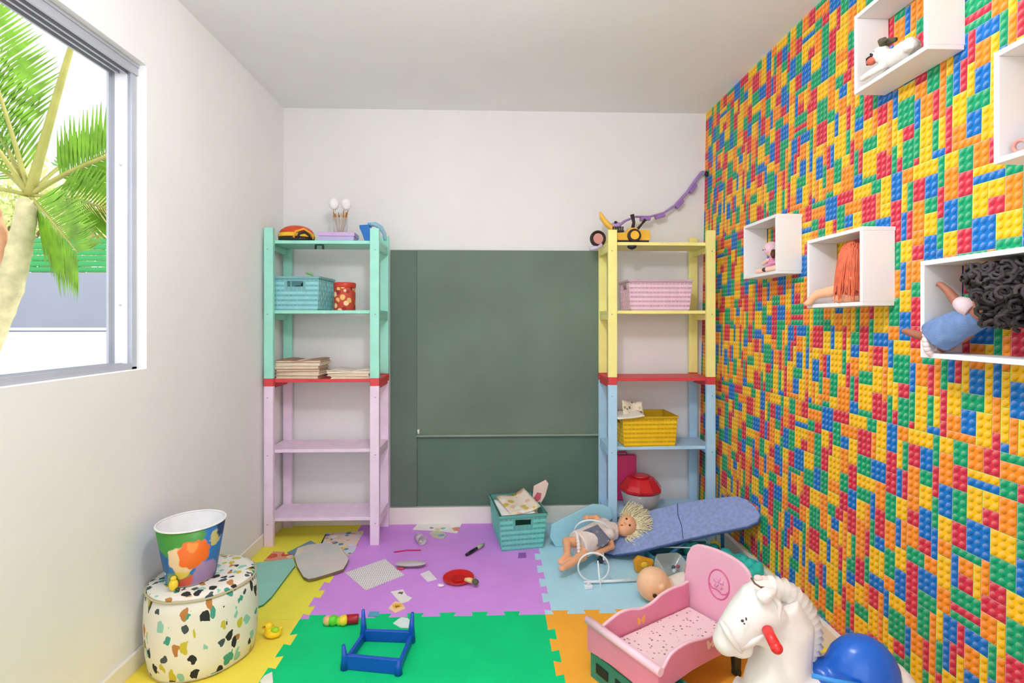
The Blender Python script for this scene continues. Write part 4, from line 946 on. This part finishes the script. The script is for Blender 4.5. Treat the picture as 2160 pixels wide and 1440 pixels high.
m1 = MB(); m1.ell(hd+Vector((.07, -.034, -.018)), (.007, .008, .005)); m1.build('mouth', mat((214, 100, 90), .4), t)
mb = MB(); mb.tube([hd+Vector((.075, .008, -.012)), bd, bd+Vector((.1, .02, -.002))], [.036, .054, .058], 16); mb.ell(bd+Vector((0, -.045, 0)), (.032, .03, .028)); mb.ell(bd+Vector((0, .045, 0)), (.032, .03, .028)); mb.build('top', mat((246, 240, 232), .9, .04, 40, bump=.6), t, remesh=.005)
# clear container, orange piece
t = thing('clear_container', 'rounded clear plastic container with bits inside behind the baby doll', 'container', oz(1412, 1216, TH), .35)
mb = MB(); mb.T = Matrix.Translation((0, .01, .012)) @ Euler((.45, .1, 0)).to_matrix().to_4x4()
def rr(w, h, r, n=5): 
    out = []
    for cx, cy, a0 in ((w-r, h-r, 0), (-w+r, h-r, PI/2), (-w+r, -h+r, PI), (w-r, -h+r, 3*PI/2)):
        for k in range(n+1): out.append((cx+r*math.cos(a0+PI/2*k/n), cy+r*math.sin(a0+PI/2*k/n)))
    return out
O_ = rr(.075, .055, .025); I_ = rr(.072, .052, .024)
a_ = [mb.addv((x*.9, y*.9, 0)) for x, y in O_]; b2 = [mb.addv((x, y, .07)) for x, y in O_]; c2_ = [mb.addv((x, y, .07)) for x, y in I_]; d2 = [mb.addv((x*.9, y*.9, .003)) for x, y in I_]
k_ = len(O_)
for A_, B_ in ((a_, b2), (b2, c2_), (c2_, d2)):
    for i in range(k_): mb.face((A_[i], A_[(i+1) % k_], B_[(i+1) % k_], B_[i]), True)
mb.face(a_[::-1]); mb.face(d2); mb.build('body', mat((206, 216, 214), .12, .02, alpha=.5, spec=.8), t)
for q_, c in (((.02, -.01, .03), (226, 236, 246)), ((.05, .0, .04), (180, 90, 100)), ((.04, .02, .03), (90, 96, 110))):
    m1 = MB(); m1.box(q_, (.018, .014, .014), (.3, .2, .5)); m1.build('content', mat(c, .5), t, bevel=.003)
t = thing('toy_wedge', 'mustard orange plastic wedge on the blue mat behind the bald doll', 'toy', oz(1360, 1206, TH))
mb = MB(); mb.prism([(-.045, 0), (.03, 0), (.045, .055), (-.03, .075), (-.055, .05)], (0, .02, .001), (1, 0, 0), (0, 0, 1), (0, -1, 0), .03); mb.build('body', mat((226, 156, 30), .45, .1), t, bevel=.006)
mb = MB(); mb.ell((-.005, -.012, .04), (.018, .004, .014)); mb.build('button', mat((250, 200, 60), .4), t)
# teal crumpled cloth
t_ = Vector((1.125, 2.49, TH))
mb = MB(); rn = random.Random(3)
for k in range(80):
    a = rn.random(); x = -.19+.36*a; y = rn.uniform(-.055, .055); mb.ell((x-.0*y, y, .035+.045*rn.random()), (rn.uniform(.018, .034), rn.uniform(.016, .03), rn.uniform(.02, .04)), (rn.random(), rn.random(), rn.random()), 10, 7)
mb.T = None
o = mb.build('crumpled_cloth', mat((60, 204, 190), .9, .12, 30, bump=.8, bscale=90), remesh=.006); o.location = t_; o.rotation_euler = (0, 0, -1.0); tag(o, 'bright teal crumpled cloth on the floor between the pink bed and the wall', 'cloth')

# ------------------------------------------------------------------ pink doll bed
U = Vector((.858, .513, 0)).normalized(); V = Vector((.513, -.858, 0)).normalized(); B0 = Vector((.316, 1.763, 0)); Z = Vector((0, 0, 1))
bc = B0+U*.23+V*.155; bc.z = TH
t = thing('doll_bed', 'pink plastic doll bed with a wavy rail and dotted mattress on the orange mat', 'doll bed', bc)
def bp(u, v, z): return B0+U*u+V*v+Z*z-Vector((bc.x, bc.y, bc.z))
pk = mat((232, 140, 168), .35, .05, 8, spec=.5); pk2 = mat((244, 184, 208), .35, .04, 8, spec=.5); pkl = mat((250, 206, 220), .35)
def side(v, prof, zb, th, sgn):
    mb = MB(); pts = [bp(u, v, z) for u, z in prof]+[bp(u, v, z) for u, z in zb]; mb.prism3(pts, V*th*sgn); mb.build('side_panel', pk, t, bevel=.0025)
    m1 = MB(); m1.tube([bp(u, v, z)+V*th*sgn*.5 for u, z in prof], .0055, 8); m1.build('rail_trim', pkl, t)
def smooth(ps, n=6):
    out = []
    for i in range(len(ps)-1):
        p0 = ps[max(i-1, 0)]; p1 = ps[i]; p2 = ps[i+1]; p3 = ps[min(i+2, len(ps)-1)]
        for k in range(n):
            s_ = k/n; out.append((p1[0]+(p2[0]-p1[0])*s_, .5*((2*p1[1])+(-p0[1]+p2[1])*s_+(2*p0[1]-5*p1[1]+4*p2[1]-p3[1])*s_*s_+(-p0[1]+3*p1[1]-3*p2[1]+p3[1])*s_**3)))
    return out+[ps[-1]]
zb = [(.458, .105), (.4, .11), (.3, .118), (.2, .118), (.1, .108), (.012, .1)]
side(.045, smooth([(.012, .2), (.05, .212), (.1, .224), (.15, .222), (.2, .209), (.26, .212), (.31, .228), (.37, .234), (.42, .232), (.458, .236)]), zb, .012, 1)
side(.275, smooth([(.012, .178), (.03, .185), (.045, .178), (.06, .166), (.1, .198), (.15, .208), (.2, .206), (.26, .196), (.31, .194), (.37, .212), (.42, .232), (.458, .24)]), zb, .012, -1)
fp = [(0, .2), (.155, .2), (.31, .2), (.31, .105), (.25, .112), (.155, .12), (.06, .112), (0, .105)]
mb = MB(); mb.prism3([bp(0, v, z) for v, z in fp], U*.012); mb.build('footboard', pk, t, bevel=.003)
mb = MB(); mb.tube([bp(.006, -.006, .205), bp(.006, .316, .205)], .013, 12); mb.build('foot_rail', pkl, t)
hp_ = smooth([(.03, .325), (.045, .352), (.07, .368), (.11, .375), (.16, .378), (.21, .375), (.25, .366), (.275, .35), (.29, .325)])
hb = [(v, z) for v, z in hp_]+[(.3, .25), (.3, .105), (.02, .105), (.02, .25)]
def hpnt(v, z, o_=0): return bp(.46+(z-.105)*.12+o_, v, z)
mb = MB(); mb.prism3([hpnt(v, z) for v, z in hb], U*.014); mb.build('headboard', pk2, t, bevel=.003)
m1 = MB(); m1.tube([hpnt(v, z, .007) for v, z in [(.02, .25)]+hp_+[(.3, .25)]], .0075, 8); m1.build('head_trim', mat((246, 196, 214), .35), t)
m1 = MB(); n = 30; m1.tube([hpnt(.17+.042*math.cos(2*PI*k/n), .27+.05*math.sin(2*PI*k/n), -.001) for k in range(n+1)], .0028, 6, caps=False)
m1.tube([hpnt(.13, .262, -.001), hpnt(.145, .248, -.001), hpnt(.165, .25, -.001), hpnt(.185, .241, -.001), hpnt(.2, .247, -.001), hpnt(.21, .258, -.001)], .0024, 6); m1.build('emblem_ring', mat((226, 112, 160), .4), t)
m1 = MB(); m1.mi = 0
for a in range(5): m1.tube([hpnt(.17, .275, -.001), hpnt(.17+.02*math.cos(a*1.257+.3), .275+.02*math.sin(a*1.257+.3), -.001)], [.003, .006], 8)
m1.build('emblem_flower', mat((240, 176, 210), .4), t)
mt = blobs('mattress_print', (246, 218, 220), [(150, 120, 140), (206, 150, 170), (130, 110, 130), (190, 150, 160)], 55, .22, .85, rnd=.85)
mb = MB(); mb.prism3([bp(u, v, .118) for u, v in [(.016, .06), (.016, .26), (.452, .26), (.452, .06)]], Z*.032); mb.build('mattress', mt, t, bevel=.008)
mb = MB(); mb.prism3([bp(u, v, .106) for u, v in [(.0125, .0575), (.0125, .262), (.457, .262), (.457, .0575)]], Z*.011); mb.build('base_panel', pk, t)
for (v, u, c, sg) in ((.0572, .2, (246, 176, 90), 1), (.2755, .29, (250, 214, 196), 1)):
    mb = MB()
    for sx in (-1, 1):
        m_ = [(0, 0), (.014*sx, .016), (.022*sx, .012), (.018*sx, 0), (.016*sx, -.012), (.005*sx, -.012)]
        mb.prism3([bp(u+a, v, .172+b) for a, b in m_], V*.0012*sg)
    mb.build('butterfly_sticker', mat(c, .4), t)
for v in (.05, .27):
    mb = MB(); mb.prism3([bp(u, v-.008, z) for u, z in [(.41, .1045), (.455, .1045), (.45, TH+.012), (.42, TH+.012)]], V*.016); o = mb.build('leg', mat((36, 44, 48), .4), t, bevel=.002)
    m1 = MB(); m1.cyl(bp(.435, v-.012, TH+.0125), bp(.435, v+.012, TH+.0125), .0115); m1.build('wheel', mat((24, 24, 26), .5), o)
cc = B0+U*.09+V*.15
t = thing('toy_crate', 'teal green plastic crate under the foot end of the pink doll bed', 'crate', (cc.x, cc.y, TH), math.atan2(U.y, U.x))
gr = mat((50, 140, 118), .45, .06)
mb = MB(); mb.bb(-.075, .075, -.15, .15, 0, .01); mb.build('base', gr, t, bevel=.003)
for nm, a in (('wall', (-.075, -.067, -.15, .15)), ('wall', (.067, .075, -.15, .15)), ('wall', (-.067, .067, -.15, -.142)), ('wall', (-.067, .067, .142, .15))):
    mb = MB(); mb.bb(*a, .0105, .086); mb.build(nm, gr, t, bevel=.003)
for y in (-.09, 0, .09):
    mb = MB(); mb.bb(-.079, -.0755, y-.028, y+.028, .03, .062); mb.build('slot', mat((18, 40, 40), .6), t, bevel=.001)

# ------------------------------------------------------------------ rocking horse
HYd = 1.35
t = thing('rocking_horse', 'white plastic rocking horse with red handle and blue seat at the lower right', 'rocking horse', (.78, 1.35, TH))
b_ = Vector(t.location)
def hp(px, py, dy=0.): return oy(px, py, HYd+dy)-b_
wh = mat((240, 236, 230), .32, .03, 6, spec=.5)
mb = MB()
mb.tube([hp(1530, 1352), hp(1545, 1338), hp(1575, 1308), hp(1605, 1282), hp(1632, 1268)], [.036, .045, .056, .066, .062], 18)
mb.ell(hp(1532, 1352), (.034, .038, .034)); mb.ell(hp(1560, 1362), (.034, .036, .026)); mb.ell(hp(1603, 1318), (.05, .05, .048)); mb.ell(hp(1583, 1262), (.03, .032, .034)); mb.ell(hp(1612, 1250), (.04, .045, .035))
for s_ in (-1, 1): mb.tube([hp(1604, 1262, s_*.045), hp(1622, 1250, s_*.058), hp(1640, 1246, s_*.056)], [.02, .017, .006], 10)
mb.tube([hp(1636, 1272), hp(1660, 1320), hp(1655, 1375), hp(1640, 1430), hp(1640, 1500), hp(1650, 1560)], [.056, .066, .066, .078, .1, .11], 20)
mb.ell(hp(1640, 1480), (.088, .09, .1))
mb.tube([(-.07, 0, .235), (.08, 0, .225), (.26, 0, .23)], [.1, .095, .085], 18); mb.ell((.26, 0, .23), (.075, .085, .08))
for sx, x0 in ((-1, -.08), (1, .24)):
    for s_ in (-1, 1):
        mb.tube([(x0, s_*.055, .2), (x0+sx*.05, s_*.075, .12), (x0+sx*.07, s_*.085, .05)], [.045, .03, .024], 10)
mb.build('body', wh, t, remesh=.006)
mb = MB(); cp = [hp(1618, 1236), hp(1650, 1243), hp(1678, 1262), hp(1698, 1290), hp(1709, 1322), hp(1709, 1355), hp(1700, 1385), hp(1690, 1408)]
dn = []
for i in range(len(cp)-1):
    for k in range(5): dn.append(cp[i].lerp(cp[i+1], k/5))
mb.tube(dn, [.023+(.008 if k % 2 else 0) for k in range(len(dn))], 12); mb.build('mane', wh, t)
mb = MB(); mb.tube([hp(1522, 1312, -.02), hp(1535, 1335, -.045), hp(1552, 1360, -.045), hp(1568, 1378, -.02)], .0075, 8); mb.build('noseband', wh, t)
mb = MB(); mb.tube([hp(1562, 1368, -.032), hp(1590, 1352, -.05), hp(1625, 1328, -.052), hp(1642, 1305, -.056), hp(1644, 1275, -.056), hp(1626, 1250, -.045)], .008, 8); mb.build('cheek_strap', wh, t)
mb = MB(); mb.tube([hp(1616, 1322, -.05), hp(1626, 1344, -.085), hp(1638, 1366, -.11)], [.0135, .0135, .0135], 14); mb.ell(hp(1638, 1366, -.11), .0145); mb.build('handle', mat((224, 40, 40), .3, .04, spec=.6), t)
mb = MB(); mb.tube([hp(1616, 1322, .05), hp(1622, 1330, .11)], .0135, 14); mb.build('handle', mat((224, 40, 40), .3, .04, spec=.6), t)
mb = MB(); mb.ell(hp(1566, 1309, -.052), (.004, .003, .0035)); mb.ell(hp(1574, 1305, -.053), (.002, .003, .004)); mb.ell(hp(1570, 1315, -.051), (.002, .003, .002)); mb.build('eye', mat((70, 70, 72), .4), t)
mb = MB(); mb.tube([hp(1585, 1219, -.02), hp(1592, 1230, -.035), hp(1604, 1238, -.04), hp(1612, 1239, -.03)], .0025, 6); mb.build('forelock_band', mat((110, 84, 60), .6), t)
mb = MB(); mb.ell(hp(1612, 1222, .01), (.014, .012, .01)); mb.ell(hp(1600, 1219, .01), (.012, .012, .008)); mb.build('forelock', mat((236, 206, 200), .5), t)
bs = mat((10, 96, 200), .28, .04, 6, spec=.6)
mb = MB(); mb.ell(hp(1818, 1425, -.05), (.092, .075, .102)); mb.ell(hp(1812, 1470, -.05), (.1, .1, .08))
mb.tube([hp(1698, 1398, -.02), hp(1725, 1412, -.03), hp(1790, 1440, -.04)], [.012, .045, .07], 12, flat=.6); mb.ell(hp(1760, 1460, -.04), (.085, .1, .035)); mb.build('seat', bs, t, remesh=.006)
mb = MB(); mb.tube([hp(1712, 1424, -.09), hp(1760, 1436, -.11), hp(1820, 1446, -.12)], .006, 8); mb.build('seat_ridge', mat((60, 150, 230), .25), t)  # ridge in lighter blue, its highlight put into the colour
for s_ in (-1, 1):
    mb = MB(); pts = [(-.24+.066*k, s_*.09, .02+.09*((k-4.5)/4.5)**2*.6) for k in range(10)]; mb.tube(pts, .018, 10, flat=1.2); mb.build('rocker', bs, t)

# ------------------------------------------------------------------ dolls in the wall boxes
def W(px, py, X): return ox(px, py, X)
# box 1: pink dressed doll
zf = 1.421+.0135
t = thing('doll', 'small doll in a pink knitted dress slumped in the farthest wall box', 'doll', (1.23, 2.22, zf)); b_ = Vector(t.location)
sk3 = mat((244, 200, 176), .5)
mb = MB(); mb.ell((-.005, .035, .10), (.028, .028, .03)); mb.tube([(-.005, .03, .10), (-.0, .015, .07), (0, -.01, .03)], [.014, .02, .03], 10); mb.tube([(0, -.0, .02), (-.03, .045, .014), (-.05, .085, .012)], [.018, .014, .011], 8); mb.tube([(0, -.03, .02), (-.03, -.03, .016), (-.055, .0, .012)], [.018, .014, .011], 8)
mb.tube([(-.0, .01, .07), (-.03, .03, .055), (-.04, .055, .04)], [.01, .009, .008], 8); mb.build('body', sk3, t, remesh=.0035)
mb = MB(); mb.tube([(0, .025, .08), (0, .0, .045), (-.012, -.015, .012)], [.022, .038, .05], 14); mb.build('dress', mat((244, 158, 196), .9, .08, 60, bump=.8), t, remesh=.004)
mb = MB(); mb.ell((-.006, .04, .108), (.033, .034, .033)); mb.build('hood', mat((246, 206, 218), .9, .05, 60, bump=.6), t)
mb = MB(); mb.tube([(.02, .005, .11), (.03, -.005, .15), (.035, .0, .19)], [.012, .011, .006], 8); mb.tube([(-.03, -.02, .09), (-.04, -.035, .075), (-.045, -.045, .06)], [.01, .011, .006], 8); mb.build('hair', mat((90, 50, 36), .6, .15, 40), t)
for s_ in (-1, 1): mb = MB(); mb.ell((-.036, .045+s_*.01, .105), .003); mb.build('eye', mat((40, 30, 30), .3), t)
mb = MB(); mb.ell((-.058, .0, .012), (.012, .009, .01)); mb.build('shoe', mat((70, 50, 56), .5), t)
# box 2: red-haired doll
zf = 1.272+.0135
y2 = W(1790, 600, 1.2).y
t = thing('doll', 'doll with long copper red hair hanging over its face, one leg over the box edge', 'doll', (1.22, y2, zf)); b_ = Vector(t.location)
def dd(px, py, X): return W(px, py, X)-b_
mb = MB(); hd = Vector((.0, -.005, .165)); mb.ell(hd, (.036, .036, .04)); mb.tube([hd, (0, 0, .11), (.0, 0, .06), (0, 0, .03)], [.016, .03, .03, .032], 12)
mb.tube([(0, .01, .026), dd(1765, 613, 1.20), dd(1725, 620, 1.172), dd(1708, 633, 1.158)], [.026, .022, .016, .013], 12); mb.tube([dd(1711, 632, 1.16), dd(1703, 640, 1.152), dd(1697, 641, 1.148)], [.013, .012, .008], 10)
mb.tube([(0, -.02, .026), (-.03, -.0, .02), (-.04, .04, .016)], [.026, .022, .014], 10)
mb.tube([(-.01, -.02, .11), (-.035, -.03, .08), (-.04, .0, .05)], [.014, .012, .01], 8); mb.build('body', mat((248, 190, 150), .5), t, remesh=.0035)
mb = MB(); mb.tube([(0, 0, .12), (0, 0, .06), (-.005, 0, .02)], [.034, .038, .045], 14); mb.build('dress', mat((214, 110, 96), .8, .1, 30), t, remesh=.004)
hm = mat((226, 112, 76), .45, .2, 40)
mb = MB(); strands(mb, hd+Vector((-.006, 0, 0)), (.038, .04, .042), 460, .135, .0036, (-.04, .03, -1.0), 7, curl=.16, mask=lambda d: d.z > -.3, seg=9, spread=.22); mb.build('hair', hm, t)
for s_ in (-1, 1): mb = MB(); mb.ell((-.036, -.005+s_*.012, .17), .003); mb.build('eye', mat((40, 30, 30), .3), t)
# box 3: dark curly-haired doll
zf = 1.124+.0135
t = thing('doll', 'doll with big black curly hair and denim dress, foot out of the lowest wall box', 'doll', (1.21, 1.24, zf)); b_ = Vector(t.location)
br = mat((168, 108, 84), .5)
hd = dd(2110, 610, 1.205); pv = dd(2010, 700, 1.2); chs = dd(2058, 665, 1.205)
mb = MB(); mb.ell(hd, (.038, .04, .042)); mb.tube([hd, chs, pv], [.018, .032, .038], 12)
mb.tube([pv, dd(1975, 712, 1.18), dd(1935, 706, 1.165), dd(1912, 699, 1.158)], [.024, .016, .012, .01], 12); mb.tube([dd(1914, 699, 1.158), dd(1903, 697, 1.152)], [.011, .007], 8)
mb.tube([pv, dd(2000, 728, 1.19), dd(1985, 735, 1.2)], [.024, .016, .012], 10)
mb.tube([chs+Vector((-.01, .02, .015)), dd(2018, 636, 1.19), dd(1998, 612, 1.19), dd(1983, 599, 1.185)], [.016, .013, .01, .008], 10); mb.ell(dd(1983, 599, 1.185), (.009, .01, .007))
for k in range(4): mb.tube([dd(1984, 599, 1.185), dd(1976-k, 595+k*3, 1.182)], [.0035, .0025], 6)
mb.build('body', br, t, remesh=.0033)
dn_ = mat((112, 140, 186), .85, .15, 50, bump=.6)
mb = MB(); mb.tube([dd(2070, 665, 1.205), dd(2030, 682, 1.2), dd(1990, 702, 1.185), dd(1975, 712, 1.18)], [.03, .038, .044, .046], 14); mb.build('dress', dn_, t, remesh=.004)
mb = MB(); q_ = dd(1969, 716, 1.176)
for i in range(20): a = 2*PI*i/20; mb.ell(q_+Vector((math.cos(a)*.03, math.cos(a)*.01, math.sin(a)*.04)), .009, nu=8, nv=6)
mb.build('lace_hem', mat((246, 226, 226), .9), t)
mb = MB(); mb.tube([dd(2052, 655, 1.19), dd(2036, 645, 1.185), dd(2024, 638, 1.188)], [.022, .022, .017], 12); mb.build('sleeve', mat((240, 214, 220), .85), t)
hm = mat((64, 58, 60), .6, .3, 40, spec=.35)
mb = MB(); rn = random.Random(12)
for k in range(330):
    a = rn.random()*2*PI; z = rn.uniform(-1, 1); s_ = math.sqrt(1-z*z); d = Vector((s_*math.cos(a)*.9, s_*math.sin(a), z))
    if d.dot(Vector((-.6, .75, -.2))) > .72: continue
    p = hd+Vector((.0, -.012, .005))+Vector((d.x*.04, d.y*.045, d.z*.045)); cdir = (d+Vector((0, -.2, -.25))).normalized(); u = cdir.orthogonal().normalized(); v = cdir.cross(u); ln = rn.uniform(.03, .062); ph = rn.random()*6
    pts = [p+cdir*ln*i/16+u*.012*math.cos(ph+i*.95)+v*.012*math.sin(ph+i*.95) for i in range(17)]
    if max(q_.z for q_ in pts) > 1.366-b_.z or min(q_.z for q_ in pts) < .004: continue
    mb.tube(pts, .0048, 5, caps=False)
mb.build('hair', hm, t)
mb = MB(); mb.ell(hd, (.046, .05, .05)); 
mb = MB(); mb.ell(hd+Vector((.008, -.012, .008)), (.042, .044, .046)); mb.build('hair_cap', hm, t)
for s_ in (-1, 1): mb = MB(); mb.ell(hd+Vector((-.026, .026, .006+s_*.012)), .003); mb.build('eye', mat((240, 236, 230), .3), t)
# box 4: toy animal
zf = 1.965+.0135
t = thing('plush_animal', 'small white plush animal with black ears and brown muzzle in the highest wall box', 'plush toy', (1.195, W(1880, 120, 1.195).y, zf)); b_ = Vector(t.location)
wf = mat((244, 238, 232), .95, .05, 60, bump=.8)
hd = dd(1858, 118, 1.185); hd.z = max(hd.z, .03)
mb = MB(); mb.tube([hd, (0, -.01, .03), (0, -.08, .028)], [.02, .028, .03], 12); mb.ell((0, -.045, .03), (.028, .05, .03)); mb.ell(hd+Vector((0, 0, .006)), (.024, .027, .024))
mb.tube([(-.01, -.0, .02), (-.03, .05, .012), (-.03, .085, .01)], [.012, .011, .01], 8); mb.tube([(-.01, -.08, .02), (-.03, -.1, .012), (-.035, -.12, .01)], [.014, .012, .01], 8); mb.tube([(.02, -.0, .02), (.02, .06, .012)], [.012, .01], 8); mb.build('body', wf, t, remesh=.004)
mb = MB(); mb.ell(hd+Vector((-.016, .018, -.006)), (.014, .016, .013)); mb.build('muzzle', mat((206, 110, 84), .8), t)
mb = MB(); mb.tube([hd+Vector((-.02, .028, -.014)), hd+Vector((-.028, .02, .0)), hd+Vector((-.02, .004, .006))], .0045, 8); mb.build('collar', mat((40, 24, 24), .7), t)
for s_ in (-1, 1): mb = MB(); mb.tube([hd+Vector((0, -.01, .02)), hd+Vector((s_*.012-.002, -.022, .034)), hd+Vector((s_*.018, -.04, .03))], [.008, .011, .006], 8); mb.build('ear', mat((96, 92, 70), .8), t)
for s_ in (-1, 1): mb = MB(); mb.ell(hd+Vector((-.02, .008+s_*.008, .013)), .003); mb.build('eye', mat((20, 20, 20), .3), t)
# box 5: ring toy
t = thing('toy_ring', 'small dusty pink toy ring in the wall box cut off by the right edge', 'toy', (1.20, W(2152, 300, 1.20).y, 1.590+.0145))
ringat(Vector((0, 0, .017)), .013, (1, .2, .1), .0045, 24).build('ring', mat((214, 150, 140), .5), t)
mb = MB(); mb.ell((0, .0, .002), (.008, .012, .003)); mb.build('foot', mat((214, 150, 140), .5), t)
